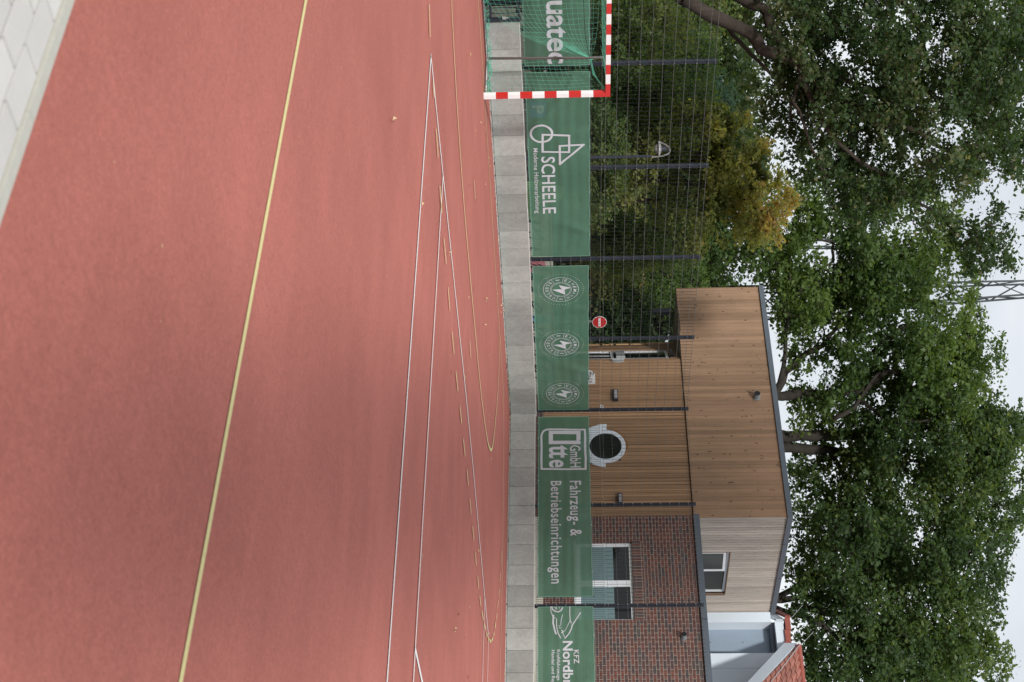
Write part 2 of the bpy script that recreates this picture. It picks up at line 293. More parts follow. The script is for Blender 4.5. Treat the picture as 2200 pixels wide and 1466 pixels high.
# ------------------------------------------------------------------ banners
def text_mesh(s, off=0.0, space=1.0):
    cu = bpy.data.curves.new('t', 'FONT'); cu.body = s; cu.offset = off; cu.space_character = space; cu.resolution_u = 4
    o = bpy.data.objects.new('t', cu); COL.objects.link(o); bpy.context.view_layer.update()
    me = bpy.data.meshes.new_from_object(o.evaluated_get(bpy.context.evaluated_depsgraph_get()))
    V = np.array([v.co[:2] for v in me.vertices]); Fc = [tuple(p.vertices) for p in me.polygons]
    bpy.data.objects.remove(o); bpy.data.curves.remove(cu); bpy.data.meshes.remove(me)
    V = (V-V.min(0))/(V.max(0)-V.min(0)); return V, Fc
class Banner:
    def __init__(s, axis, s0, s1, z0, z1, label, seed):
        s.ax, s.s0, s.s1, s.z0, s.z1 = axis, s0, s1, z0, z1; s.ph = seed*1.7
        c = s.world((s0+s1)/2, z0, 0); s.t = thing('banner', c, label, 'banner', None)
        nx, nz = 160, 40; b = MB(); V = []
        for j in range(nz+1):
            for i in range(nx+1):
                q = i/nx; r = j/nz
                V.append(s.world(s0+(s1-s0)*q, z0+(z1-z0)*r, 0))
        me = bpy.data.meshes.new('cloth'); o = np.array(V[0]); me.from_pydata((np.array(V)-o).tolist(), [], [(j*(nx+1)+i, j*(nx+1)+i+1, (j+1)*(nx+1)+i+1, (j+1)*(nx+1)+i) for j in range(nz) for i in range(nx)])
        me.materials.append(M['banner']); me.polygons.foreach_set('use_smooth', [True]*len(me.polygons)); link('cloth', me, o, s.t)
        b = MB(); hw = .02                        # hem
        for (a0, a1, c0, c1) in ((s0, s1, z0, z0+hw), (s0, s1, z1-hw, z1), (s0, s0+hw, z0+hw, z1-hw), (s1-hw, s1, z0+hw, z1-hw)):
            n = 60 if a1-a0 > 1 else 1; m_ = 16 if c1-c0 > .5 else 1
            for i in range(n):
                for j in range(m_):
                    A, B_, C, D = a0+(a1-a0)*i/n, a0+(a1-a0)*(i+1)/n, c0+(c1-c0)*j/m_, c0+(c1-c0)*(j+1)/m_
                    b.face([s.world(A, C, .005), s.world(B_, C, .005), s.world(B_, D, .005), s.world(A, D, .005)])
        b.build('hem', M['hem'], s.t)
        n = max(2, round((s1-s0)/.62)); 
        for i in range(n+1):
            for z, dz in ((z0+.012, -.03), (z1-.012, .03)):
                ss = s0+.015+(s1-s0-.03)*i/n; p = np.array(s.world(ss, z, .009))
                e = MB(); e.tube([p-np.array(s.nrm())*.002, p+np.array(s.nrm())*.001], .011, 8); e.build('eyelet', M['clip'], s.t)
                if i in (0, n) or i % 2 == 0: b = MB(); b.tube([np.array(s.world(ss, z, .014)), np.array(s.world(ss+(-.02 if i == 0 else .02 if i == n else 0), z+dz, .006))], .006, 5); b.build('cable_tie', M['black'], s.t)
    def nrm(s): return (0, -1, 0) if s.ax == 'x' else (-1, 0, 0)
    def disp(s, a, z):
        f = (z-s.z0)/(s.z1-s.z0); e = min(1, (a-s.s0)/.35, (s.s1-a)/.35); e = max(e, 0)
        d = .010*math.sin(a*2.1+s.ph+z*1.3)*math.sin(math.pi*f)+.004*math.sin(z*31+math.sin(a*1.7+s.ph)*.8)*e*math.sin(math.pi*f)
        # pulls running diagonally from the ties at the top
        for k in range(1, 7):
            c = s.s0+(s.s1-s.s0)*k/7; q = (a-c)-(1-f)*.5*math.sin(k*2.3+s.ph); d += .034*math.exp(-(q/(.07+.22*(1-f)))**2)*f*max(0, math.sin(k*1.9+s.ph))*min(1, (1-f)*5)
        return d
    def world(s, a, z, off):
        d = -.03-s.disp(a, z)-off; f = min(1, max(0, (z-s.z0)/(s.z1-s.z0))); n = max(2, round((s.s1-s.s0)/.62)); w_ = abs(math.sin(math.pi*n*(a-s.s0)/(s.s1-s.s0))); z = z-.012*w_*f**4+.010*w_*(1-f)**4
        # left run: a = X ; right run: a = -Y
        return (a, d, z) if s.ax == 'x' else (d, -a, z)
    def sz(s, U, V):
        p = at(U, V, 'y' if s.ax == 'x' else 'x', -.03); return (p[0], p[2]) if s.ax == 'x' else (-p[1], p[2])
    def text(s, txt, U0, U1, V0, V1, off=.0, space=1.0, box=True, name='lettering'):
        V, Fc = text_mesh(txt, off, space); Vm = (V0+V1)/2
        a0, _ = s.sz(U0, Vm); a1, _ = s.sz(U1, Vm); b = MB(); Um = (min(max(U0, 0), 1466)+min(max(U1, 0), 1466))/2; z0, z1 = s.sz(Um, V0)[1], s.sz(Um, V1)[1]
        b.v = [s.world(a0+(a1-a0)*v[0], z0+(z1-z0)*v[1], .007) for v in V]; b.f = Fc; b.m = [0]*len(Fc); b.a = [0]*len(Fc)
        return b.build(name, M['lettering'], s.t)
    def poly2(s, b, pts): b.face([s.world(a, z, .007) for a, z in pts])
    def stroke(s, b, pts, wd, closed=False):
        P = [np.array(p, float) for p in pts]
        if closed: P = P+[P[0]]
        for i in range(len(P)-1):
            t = P[i+1]-P[i]; ln = np.linalg.norm(t); t = t/(ln+1e-9); n = np.array([-t[1], t[0]])*wd/2; e = t*wd*.45
            k = max(1, int(ln/.15)); off = .007+.0005*(i % 3)
            for j in range(k):
                A = P[i]-e*(j == 0)+(P[i+1]-P[i])*j/k; B = P[i]+(P[i+1]-P[i])*(j+1)/k+e*(j == k-1)
                b.face([s.world(*(q), off) for q in (A-n, B-n, B+n, A+n)])
    def px(s, *q): return [s.sz(U, V) for U, V in q]
def arcpts(cx, cy, rx, ry, a0, a1, n): return [(cx+rx*math.cos(a0+(a1-a0)*i/n), cy+ry*math.sin(a0+(a1-a0)*i/n)) for i in range(n+1)]
B0 = Banner('x', -12.35, at(141, 1200, 'y', -.03)[0], .645, 1.81, 'green banner behind the goal net with large rounded white letters', 1)
B0.text('uatec', 2, 136, 1174, 1217, .02, 1.0)
B1 = Banner('x', at(154, 1200, 'y', -.03)[0], at(551, 1200, 'y', -.03)[0], .638, 1.81, 'green banner with a circle, a square and a triangle above white lettering', 2)
B1.text('SCHEELE', 336, 458.5, 1164, 1193.5, .012, 1.03); B1.text('Moderne Holzverarbeitung', 318, 458, 1144.5, 1157.5, .008, 1.05)
b = MB(); c = B1.sz(287.3, 1162.7); ra = abs(B1.sz(304.5, 1162.7)[0]-c[0]); B1.stroke(b, arcpts(*c, ra, ra*1.02, 0, 2*math.pi, 40)[:-1], .042, True)
B1.stroke(b, B1.px((289.5, 1165.5), (289.5, 1223), (325.3, 1222.7), (325.3, 1165.5)), .042, True)
B1.stroke(b, B1.px((312, 1202.5), (310.5, 1254), (351.5, 1203)), .042, True); b.build('emblem', M['lettering'], B1.t)
B2 = Banner('x', at(571, 1200, 'y', -.03)[0], at(881, 1200, 'y', -.03)[0], .632, 1.79, 'green banner with three round white emblems, up to the corner post', 3)
def emblem(c, Rr):
    b = MB(); s = B2; cx, cy = c
    s.stroke(b, arcpts(cx, cy, Rr, Rr, 0, 2*math.pi, 48)[:-1], .010, True)
    for q in (.60, .535): s.stroke(b, arcpts(cx, cy, Rr*q, Rr*q, 0, 2*math.pi, 36)[:-1], .008, True)
    for an in (172, 212, -28, 14) if False else (171, 214, -17, 17): 
        a = math.radians(an); s.stroke(b, [(cx+Rr*.62*math.cos(a), cy+Rr*.62*math.sin(a)), (cx+Rr*.98*math.cos(a), cy+Rr*.98*math.sin(a))], .008)
    for a in (math.radians(193), math.radians(0)):
        r_ = Rr*.8; s.stroke(b, [(cx+r_*math.cos(a), cy+r_*math.sin(a)-.03), (cx+r_*math.cos(a), cy+r_*math.sin(a)+.03)], .022)
    for k in range(48):
        a = 2*math.pi*(k+.5)/48
        if k % 12 == 6-1: 
            q = (cx+1.28*Rr*math.cos(a), cy+1.28*Rr*math.sin(a)); s.poly2(b, [(q[0]-.012, q[1]+.0), (q[0]+.006, q[1]+.03), (q[0]+.003, q[1]+.004)]); s.poly2(b, [(q[0]+.012, q[1]), (q[0]-.006, q[1]-.03), (q[0]-.003, q[1]-.004)]); continue
        s.stroke(b, [(cx+1.25*Rr*math.cos(a), cy+1.25*Rr*math.sin(a)), (cx+1.31*Rr*math.cos(a), cy+1.31*Rr*math.sin(a))], .006)
    k = Rr/292; P = lambda yy, xx: (cx+(yy-603)*k*1.36, cy+(xx-622)*k)
    s.poly2(b, [P(575, 790), P(600, 685), P(604, 640), P(525, 585)]); s.poly2(b, [P(600, 685), P(690, 695), P(605, 480), P(600, 605), P(604, 640)])
    for txt, A0, A1, flip in (('EINEMANN', 168, 22, False), ('ELEKTRO', -140, -22, True)):
        for i, ch in enumerate(txt):
            V, Fc = text_mesh(ch, .006); a = math.radians(A0+(A1-A0)*(i+.5)/len(txt)); hh = .19*Rr; ww = hh*(.25 if ch == 'I' else .95 if ch == 'M' else .72)
            th = a-math.pi/2 if not flip else a+math.pi/2; r_ = Rr*.80; o = (cx+r_*math.cos(a), cy+r_*math.sin(a)); base = len(b.v)
            for v in V:
                x_, y_ = (v[0]-.5)*ww, (v[1]-.5)*hh; b.v.append(s.world(o[0]+x_*math.cos(th)-y_*math.sin(th), o[1]+x_*math.sin(th)+y_*math.cos(th), .007))
            for f_ in Fc: b.f.append(tuple(base+k_ for k_ in f_)); b.m.append(0); b.a.append(0)
    b.build('round_emblem', M['lettering'], s.t)
for U, V in ((622.2, 1204.9), (739.5, 1206.8), (846.1, 1209)): emblem(B2.sz(U, V), .366)
B3 = Banner('y', -at(896, 1200, 'x', -.03)[1], -at(1283, 1200, 'x', -.03)[1], .632, 1.79, 'green banner with a framed logo and two lines of narrow white lettering', 4)
b = MB(); x = lambda yy, xx: (880+yy/7.33, 1130+xx/7.33)
fr = [x(*q) for q in ((318, 930), (318, 400), (322, 340), (345, 290), (385, 255), (430, 240), (940, 242), (942, 945))]
fr = [(880+yy/7.33, 1130+xx/7.33) for yy, xx in ((320, 932), (940, 945), (940, 241), (430, 241), (385, 250), (345, 275), (322, 320), (317, 370))]
B3.stroke(b, B3.px(*fr), .045, True)
oo = [(880+yy/7.33, 1130+xx/7.33) for yy, xx in ((365, 390), (365, 830), (525, 830), (525, 390))]; B3.stroke(b, B3.px(*oo), .095, True); b.build('logo_frame', M['lettering'], B3.t)
B3.text('tt', 957.5, 984.5, 1179, 1220.5, .02, .9); B3.text('e', 988, 1004.8, 1179, 1211, .02); B3.text('GmbH', 957.5, 1004.5, 1224.5, 1248, .012, 1.0)
B3.text('Fahrzeug- &', 1033.8, 1152.3, 1217, 1249.5, .012, 1.08); B3.text('Betriebseinrichtungen', 1034, 1254, 1176, 1207, .012, 1.08)
B4 = Banner('y', -at(1304, 1200, 'x', -.03)[1], 9.0, .632, 1.79, 'green banner with a car sketch and car workshop lettering, beside the brick wall', 5)
B4.text('KFZ', 1396.5, 1426, 1232.7, 1244.3, .015, 1.05); B4.text('Nordbr', 1377.5, 1474, 1209, 1231, .025, 1.02); B4.text('Kraftfahrzeuge -', 1396.3, 1470, 1194, 1203.7, .012, 1.05); B4.text('Handel und Rep', 1397, 1470, 1182.5, 1191.8, .012, 1.05)
b = MB(); cz = lambda *q: B4.px(*[(1270+yy/7.478, 1130+xx/7.478) for xx, yy in q])
for pts, wd in ((((878, 355), (740, 560), (735, 600), (690, 690), (625, 762)), .022), (((705, 262), (704, 400), (712, 480), (730, 520)), .018), (((705, 490), (660, 580), (618, 652)), .012), (((587, 388), (565, 470), (560, 545)), .013), (((490, 453), (489, 560), (515, 680), (555, 757)), .020), (((440, 400), (434, 520), (458, 620), (481, 690)), .032), (((393, 262), (402, 340), (430, 415)), .016), (((430, 415), (450, 435), (477, 438)), .012), (((525, 560), (540, 572), (556, 560)), .012), (((532, 590), (548, 606), (565, 594)), .012), (((575, 635), (598, 650), (575, 675), (598, 680)), .02), (((595, 700), (606, 712)), .014), (((612, 720), (622, 735)), .014), (((415, 262), (425, 300), (470, 335), (520, 342), (565, 320), (588, 275)), .026), (((455, 262), (500, 300)), .012), (((490, 265), (480, 300)), .012), (((530, 262), (545, 290)), .012)):
    B4.stroke(b, cz(*pts), wd)
b.build('car_sketch', M['lettering'], B4.t)
# ------------------------------------------------------------------ handball goal
GX, GY = -10.70, -1.575
t = thing('handball_goal', (GX-1.54, GY, 0), 'red and white striped handball goal with a green net', 'goal')
def striped(p0, d, n, wd, first, name, L_=.2):
    b = MB(); d = np.array(d, float); e1 = np.array([1., 0, 0]) if abs(d[0]) < .5 else np.array([0, 0, 1.]); e2 = np.array([0, 1., 0])
    for i in range(n):
        a, c = np.array(p0)+d*L_*i, np.array(p0)+d*L_*(i+1)
        q = [a-e1*wd/2-e2*wd/2, a+e1*wd/2-e2*wd/2, a+e1*wd/2+e2*wd/2, a-e1*wd/2+e2*wd/2]; b.slab(q, c-a, (i+first) % 2)
    return b.build(name, [M['white_paint'], M['red_paint']], t)
striped((GX, GY, 0), (0, 0, 1), 10, .08, 0, 'goal_post', .203); striped((GX-3.08, GY, 0), (0, 0, 1), 10, .08, 0, 'goal_post', .203)
b = MB()
xx = GX+.04; k = 1; L0 = [.27]+[.203]*14; 
for i, l_ in enumerate(L0): b.box(max(xx-l_, GX-3.12), xx, GY-.04, GY+.04, 2.031, 2.109, k); k = 1-k; xx -= l_
b.build('crossbar', [M['white_paint'], M['red_paint']], t)
RY = -.62; TIE = np.array([GX+.03, RY, 1.80])
b = MB(); b.tube([(GX, GY+.05, 2.06), (GX+.02, RY-.2, 2.06), (GX+.02, RY, 2.02), (GX-.02, RY, .06)], .022, 8)
b.tube([(GX-3.08, GY+.05, 2.06), (GX-3.1, RY-.2, 2.06), (GX-3.1, RY, 2.02), (GX-3.06, RY, .06)], .024, 8); b.build('net_support', M['greytube'], t, True)
b = MB(); b.tube([(GX, GY+.04, .03), (GX-.02, RY, .03), (GX-3.06, RY, .03), (GX-3.08, GY+.04, .03)], .022, 8); b.build('ground_bar', M['greytube'], t, True)
b = MB(); nw = .0015
W_, H_ = 3.0, 1.95
def backp(s, q):            # s from the right support, q height 0..1
    z = q*H_; zt = 1.80; z = z+(zt-z)*math.exp(-s/.42)*(.97 if q < .92 else 1); return np.array([GX+.02-s-.02*math.sin(s*3+q*5), RY+.02+.10*math.sin(math.pi*min(s/1.5, 1))*(1-q)+.015*math.sin(q*9+s*7), max(z, .04)])
for i in range(0, 21):
    q = i/20; b.tube([backp(s, q) for s in [0, .04, .08, .14, .2, .28, .36, .46, .58, .72, .9, 1.1, 1.3, 1.5, 1.8, 2.1, 2.4, 2.7, 3.0]], nw, 4, cap=False)
for i in range(0, 30):
    s = .10+i*.1; b.tube([backp(s, q/14) for q in range(15)], nw, 4, cap=False)
def sidep(s, q):            # s 0 at support .. 1 at the front post
    z = q*1.98; zl = z*.90 if q < .9 else z*.90; zz = zl+(z-zl)*s**1.5-.10*math.sin(math.pi*s)*(q)*.6; zz -= .12*math.exp(-((1-s)/.25))*0
    return np.array([GX+.02*(1-s)+.02*math.sin(q*7+s*4), RY+(GY+.04-RY)*s, max(zz-.10*(1-s)*(1-q)*0, .03)])
for i in range(0, 21): b.tube([sidep(s/8, max(0, i/20-.05*(1-s/8)**2)) for s in range(9)], nw, 4, cap=False)
for i in range(0, 10): b.tube([sidep(i/9.5, q/12) for q in range(13)], nw, 4, cap=False)
for i in range(9):          # strands gathered at the tie and fanning to the top corner and along the bar
    b.tube([TIE+np.array([R.uniform(-.01, .01), 0, R.uniform(-.02, .02)]), TIE*.5+np.array([GX, GY+.06, 2.0])*.5+np.array([0, 0, -.03-R.random()*.04]), (GX-.03*i*.4, GY+.045, 2.02)], nw*1.3, 4, cap=False)
    b.tube([TIE, TIE+np.array([-.12, 0, -.13-.012*i]), TIE+np.array([-.3-.02*i, .02, -.30-.05*i])], nw*1.2, 4, cap=False)
for i in range(0, 30, 2):         # top panel
    b.tube([(GX-.04-.1*i, GY+.04, 2.06), (GX-.04-.1*i, GY+.5, 2.04), (GX-.04-.1*i, RY, 1.97)], nw, 4, cap=False)
for i in range(1, 10): b.tube([(GX, GY+.04+i*.1, 2.06-.006*i), (GX-1.5, GY+.04+i*.1, 2.03-.006*i), (GX-3.08, GY+.04+i*.1, 2.06-.006*i)], nw, 4, cap=False)
b.tube([TIE+np.array([.0, .0, .05]), TIE+np.array([.02, -.01, 0]), TIE+np.array([0, .01, -.06])], .016, 6)
b.build('net', M['net'], t)
b = MB(); rr = random.Random(3)                      # slack net heaped on the ground bar
for i in range(90):
    s = rr.uniform(0, 3.0); side = rr.random() < .42
    p = np.array([GX-s, RY-.02, .03]) if not side else np.array([GX, GY+.05+rr.random()*.9, .03])
    path = [p+np.array([rr.uniform(-.12, .12) if not side else rr.uniform(-.06, .03), rr.uniform(-.07, .05) if not side else rr.uniform(-.1, .1), rr.uniform(0, .10)]) for _ in range(5)]
    b.tube(path, .0035, 4, cap=False)
b.build('slack_net', M['net'], t)
b = MB(); cab = [(backp(s, .86)+np.array([0, -.02, -.2*s*0])) for s in (0, .1, .25, .5, .8, 1.2, 1.8, 2.6)]; b.tube(cab, .005, 5); b.build('black_cord', M['black'], t)
# gate at the left end of the wall
e = at(50, 1080, 'y', -.05)
t = thing('metal_gate', (e[0]-.8, .02, 0), 'dark barred metal gate beside the end of the concrete wall', 'gate')
b = MB(); b.box(e[0]-.07, e[0]-.01, -.03, .03, 0, .62); b.box(e[0]-1.5, e[0]-.072, -.02, .02, .56, .60); b.box(e[0]-1.5, e[0]-.072, -.02, .02, .08, .12); b.build('gate_frame', M['anthracite'], t)
b = MB()
for i in range(13): b.box(e[0]-.18-i*.11, e[0]-.165-i*.11, -.0075, .0075, .121, .559)
b.build('bars', M['anthracite'], t)
b = MB(); b.box(e[0]-.13, e[0]-.075, -.05, -.031, .30, .36); b.box(e[0]-.115, e[0]-.09, -.048, -.032, .361, .40); b.build('latch', M['clip'], t)
b = MB(); b.box(e[0]-2.2, e[0]-.1, .3, .34, .0, .9); tag(b.build('dark_opening_panel', M['black']), 'black panel filling the dark opening behind the metal gate', 'screen')  # black panel fills the dark opening behind the bars
# ------------------------------------------------------------------ fallen leaves
def leaf_proto(sz, m, label, grp):
    b = MB(); rr = random.Random(int(sz*1e4)); n = 11; rim = []
    for i in range(n):
        a = 2*math.pi*i/n; r_ = sz*(.5 if i % 2 else .28)*rr.uniform(.8, 1.2); rim.append((r_*math.cos(a), .8*r_*math.sin(a), .004+abs(rr.gauss(0, sz*.16))))
    for i in range(n): b.face([(0, 0, .006), rim[i], rim[(i+1) % n]])
    b.slab([(sz*.3, -.001, .004), (sz*.8, -.001, .012), (sz*.8, .001, .012), (sz*.3, .001, .004)], (0, 0, .002))
    return tag(b.build('fallen_leaf', m, origin=(0, 0, 0)), label, 'leaf', grp)
LY = [(258, 838, 1.5), (435, 902, .8), (545, 961, .9), (640, 1003, .6), (644, 1041, 1.2), (655, 1074, .9), (692, 334, .5), (699, 1039, .9), (812, 994, .9), (764, 1048, .5), (984, 1052, .7), (1353, 973, 1.0), (1305, 1005, .5), (529, 336, .9), (348, 233, .5), (1115, 1058, .5), (1083, 1077, .6), (1194, 902, .5), (1213, 896, .5), (1182, 1025, .7), (340, 1048, .7), (358, 1050, .6), (396, 1040, .6), (281, 1019, .5), (262, 1030, .6), (631, 1066, .5), (670, 1074, .5), (907, 1049, .5), (118, 1007, .8), (1448, 1081, .6), (795, 1003, .4), (1360, 1047, .6)]
LB = [(400, 1005, .9), (800, 965, .8), (765, 1058, .5), (1320, 981, .9), (1455, 1001, .9), (620, 1015, .7), (561, 1045, .5), (266, 1038, .7), (290, 1041, .7), (1163, 1025, .6), (1185, 1014, .5), (478, 939, .6), (364, 1047, .6), (805, 1083, .7), (1085, 1090, .7), (1195, 1088, .6), (1370, 994, .4), (700, 1076, .5)]
py = leaf_proto(.10, M['dryleaf'], 'small dry yellow leaf lying on the red court', 'dry yellow leaves on the court'); pb = leaf_proto(.08, M['brownleaf'], 'small dark brown leaf lying on the red court', 'dark brown leaves on the court')
for pr, lst in ((py, LY), (pb, LB)):
    for i, (U, V, s_) in enumerate(lst):
        o = pr if i == 0 else pr.copy()
        if i: COL.objects.link(o)
        p = at(U, V); o.location = (p[0], p[1], .017); o.rotation_euler = (0, 0, R.uniform(0, 6.28)); k = s_*.8*min(1, np.linalg.norm(p-CP)/16)**1.3; o.scale = (k, k, k)
def litter():
    rg = np.random.default_rng(5); b = MB()
    for i in range(1500):
        u = rg.random(); left = rg.random() < .62; q = abs(rg.normal(0, .10)); a = -rg.uniform(.3, 11) if rg.random() < .7 else -.3-abs(rg.normal(0, 1.0))
        c = np.array([a, -.30-q+.10, .015]) if left else np.array([-.30-q+.10, a, .015])
        if q > .12: c[2] = .004
        th = rg.uniform(0, 6.28); s_ = rg.uniform(.006, .022) if rg.random() < .93 else .04; d = np.array([math.cos(th), math.sin(th), rg.uniform(-.2, .5)])*s_; e = np.array([-math.sin(th), math.cos(th), rg.uniform(-.2, .4)])*s_*.6
        b.face([c-d, c+e, c+d, c-e+np.array([0, 0, s_*.3])], int(rg.random() < .7))
    tag(b.build('leaf_litter', [M['dryleaf'], M['brownleaf']]), 'fine dry leaf litter gathered along the foot of the concrete wall', 'leaf litter', None, 'stuff')
litter()
#@@BUILDING
# ------------------------------------------------------------------ wooden building with brick wing
XB = 5.6; C_ = at(1110, 1700, 'x', XB); CY = C_[1]; ZR = 7.05; ZS = 4.55; ZP = 4.53
YL = 8.82; XR = 10.4; XD = 14.5; YF = -9.0
bld = thing('wooden_building', ((XB+XR)/2, 3.5, 0), 'timber clad building with an overhanging upper storey and a brick ground floor wing', 'building')
def yat(U, V=1300, x=XB): return at(U, V, 'x', x)[1]
def boards(name, mats, axis, a0, a1, z0, z1, pos, out, pitch, parent, holes=(), gap=.012, ztop=None, knots=0):
    """vertical boards on a wall; axis 'y' = wall at x=pos, 'x' = wall at y=pos; out = outward sign"""
    b = MB(); a = a0; th = .022
    while a < a1-.01:
        e = min(a+pitch-gap, a1); segs = [(z0, z1)]
        for (h0, h1, hz0, hz1) in holes:
            if e > h0 and a < h1:
                ns = []
                for s0, s1 in segs:
                    if hz0 > s0: ns.append((s0, min(hz0, s1)))
                    if hz1 < s1: ns.append((max(hz1, s0), s1))
                segs = ns
        dp = R.uniform(0, .006); tn = R.random()
        for s0, s1 in segs:
            if s1-s0 < .02: continue
            p0, p1 = sorted((pos, pos+out*(th+dp)))
            if axis == 'y': b.box(p0, p1, a, e, s0, s1, 0, tn)
            else: b.box(a, e, p0, p1, s0, s1, 0, tn)
            for _ in range(R.choice([0, 2, 3, 5]) if knots else 0):
                kz = R.uniform(s0+.1, s1-.1); ka = R.uniform(a+.02, e-.02); r_ = R.uniform(.008, .024)
                if s1-s0 < .3: continue
                pp = [(ka+r_*math.cos(t_), kz+2.0*r_*math.sin(t_)) for t_ in [i*math.pi/3 for i in range(6)]]
                o_ = pos+out*(th+dp+.0012)
                b.face([(o_, q[0], q[1]) if axis == 'y' else (q[0], o_, q[1]) for q in pp], 1)
        a += pitch
    return b.build(name, mats, parent)
wx0, wx1 = at(1186, 1540, 'y', CY)[0], at(1275, 1535, 'y', CY)[0]; wz1 = at(1186, 1568.5, 'y', CY)[2]; wz0 = 4.55
# core walls (dark behind the boards), upper storey
b = MB(); b.box(XB+.0005, XR, CY+.16, YL, ZS, ZR); b.box(XB+.0005, wx0, CY, CY+.1595, ZS, ZR); b.box(wx1, XR, CY, CY+.1595, ZS, ZR); b.box(wx0+.0005, wx1-.0005, CY, CY+.1595, wz1, ZR); b.build('upper_storey', M['wood_gap'], bld)
boards('brown_cladding', [M['brown_wood'], M['knot']], 'y', CY-.02, YL+.02, ZS-.03, ZR-.0, XB, -1, .128, bld, knots=1, gap=.005)
b = MB(); b.box(XB-.03, XB-.0305+.1, YL+.0215, YL+.05, ZS-.03, ZR); b.build('corner_board', M['brown_wood'], bld)
# grey gable face (y = CY), with the window opening
b = MB(); 
boards('grey_cladding', [M['grey_wood'], M['knot']], 'x', XB+.002, XR, ZS+.02, ZR, CY, -1, .118, bld, holes=[(wx0, wx1, wz0, wz1)], gap=.026, knots=0)
# roof edge trim: up over the corner
b = MB()
b.box(XB-.075, XB-.045, CY-.075, YL+.075, ZR-.12, ZR+.015); b.box(XB-.044, XR+.05, CY-.075, CY-.045, ZR-.12, ZR+.015)
b.box(XB-.044, XR+.05, CY-.044, YL+.07, ZR-.03, ZR+.005); b.build('roof_trim', M['trim'], bld)
b = MB(); 
for xx in (XB+1.2, XB+2.9): b.box(xx-.008, xx+.008, CY-.078, CY-.0755, ZR-.121, ZR+.017)
b.build('trim_joint', M['anthracite'], bld)
# soffit of the overhang
b = MB(); b.box(XB+.03, XR-.02, 5.0, YL, ZS-.045, ZS-.0305); b.build('soffit', M['soffit'], bld)
b = MB(); q = at(692, 1460, 'z', ZS-.05); b.box(q[0]-.05, q[0]+.05, q[1]-.32, q[1]+.32, ZS-.06, ZS-.0455); b.build('soffit_slot', M['black'], bld)
# ground floor timber wall, glazed doorway wall turning inwards
XG = XB+.06; YA = yat(774, 1400, XG); YBR = yat(1110, 1450, XG)
rw = at(960.3, 1300.8, 'x', XG-.03); ry, rz, rr_ = rw[1], rw[2], .435
b = MB(); b.box(XG, XG+.25, YBR, YA-.01, .0, ZS-.05); b.build('ground_floor_wall', M['wood_gap'], bld)
boards('warm_cladding', [M['brown_wood_low'], M['knot']], 'y', YBR+.002, YA, .62, ZS-.05, XG, -1, .10, bld, holes=[(ry-.40, ry+.40, rz-.40, rz+.40)], gap=.010, knots=0)
b = MB(); b.box(XG-.03, XG-.002, YBR+.002, YA, .0, .35); b.build('plinth', M['plinth'], bld)
b = MB(); b.box(XG-.028, XG-.002, YBR+.002, YA, .352, .618); b.build('brick_plinth', M['brick'], bld)
Bp = at(741, 1449, 'z', ZS-.05); A0 = np.array([XG, YA, 0]); B0_ = np.array([Bp[0], Bp[1], 0]); dv = B0_-A0; Ld = np.linalg.norm(dv); dv /= Ld; nv = np.array([-dv[1], dv[0], 0]); nv = nv if nv@(CP-A0) > 0 else -nv
nv[2] = 0; nv /= np.linalg.norm(nv)
def onw(s, z, o=0): return A0+dv*s+nv*o+np.array([0, 0, z])
def wslab(b, s0, s1, z0, z1, o0, o1, m=0, a=0): b.slab([onw(s0, z0, o0), onw(s1, z0, o0), onw(s1, z1, o0), onw(s0, z1, o0)], nv*(o1-o0), m, a)
def sU(U, V):                 # position along the doorway wall seen at U
    lo, hi = 0, Ld
    for _ in range(40):
        mid = (lo+hi)/2; P_ = onw(mid, 3)-CP; u_ = 733+F*(P_@rt)/(P_@fw)
        if u_ > U: lo = mid
        else: hi = mid
    return lo
def zU(s, V):
    lo, hi = 0, 8
    for _ in range(40):
        mid = (lo+hi)/2; P_ = onw(s, mid)-CP; v_ = 1100+F*(P_@up)/(P_@fw)
        if v_ > V: hi = mid
        else: lo = mid
    return lo
sd0, sd1 = sU(771.5, 1350), sU(755, 1350); ztop = zU((sd0+sd1)/2, 1434)
b = MB(); wslab(b, 0, Ld, ztop+.03, ZS-.05, -.2, 0); wslab(b, 0, sd0-.02, 0, ztop+.03, -.2, 0); wslab(b, sd1+.02, Ld, 0, ztop+.03, -.2, 0); b.build('entrance_wall', M['brown_wood_low'], bld)
b = MB()
s = 0
while s < Ld-.05:
    e_ = min(s+.09, Ld); z0 = 0 if (e_ < sd0-.03 or s > sd1+.03) else ztop+.04
    wslab(b, s, e_-.01, z0, ZS-.05, .002, .022, 0, R.random()); s += .09
b.build('entrance_cladding', M['brown_wood_low'], bld)
b = MB(); wslab(b, Ld-.02, Ld+.16, 0, ZS-.05, -.25, .05); b.build('corner_post', mat('pale_larch', (.46, .29, .15), .7, noise=[(2, .12, (1, 1, .2))], ), bld)
d = MB(); fwid = .07; zm0, zm1 = zU(sd0, 1322), zU(sd0, 1345)
for (a0, a1, c0, c1) in ((sd0, sd0+fwid, 0, ztop), (sd1-fwid, sd1, 0, ztop), (sd0+fwid, sd1-fwid, ztop-fwid, ztop), (sd0+fwid, sd1-fwid, zm0-.12, zm0-.04)): wslab(d, a0, a1, c0, c1, -.06, .01)
door = d.build('entrance_door', M['frame'], bld)
d = MB(); wslab(d, sd0+fwid, sd1-fwid, .1, zm0-.12, -.04, -.02); wslab(d, sd0+fwid, sd1-fwid, zm0-.04, ztop-fwid, -.04, -.02); d.build('door_glass', M['glassdark'], door)
d = MB(); wslab(d, sd0+.05, sd0+(sd1-sd0)*.8, zm0+.03, zm1-.02, .012, .07); d.build('transom_box', M['framegrey'], door)
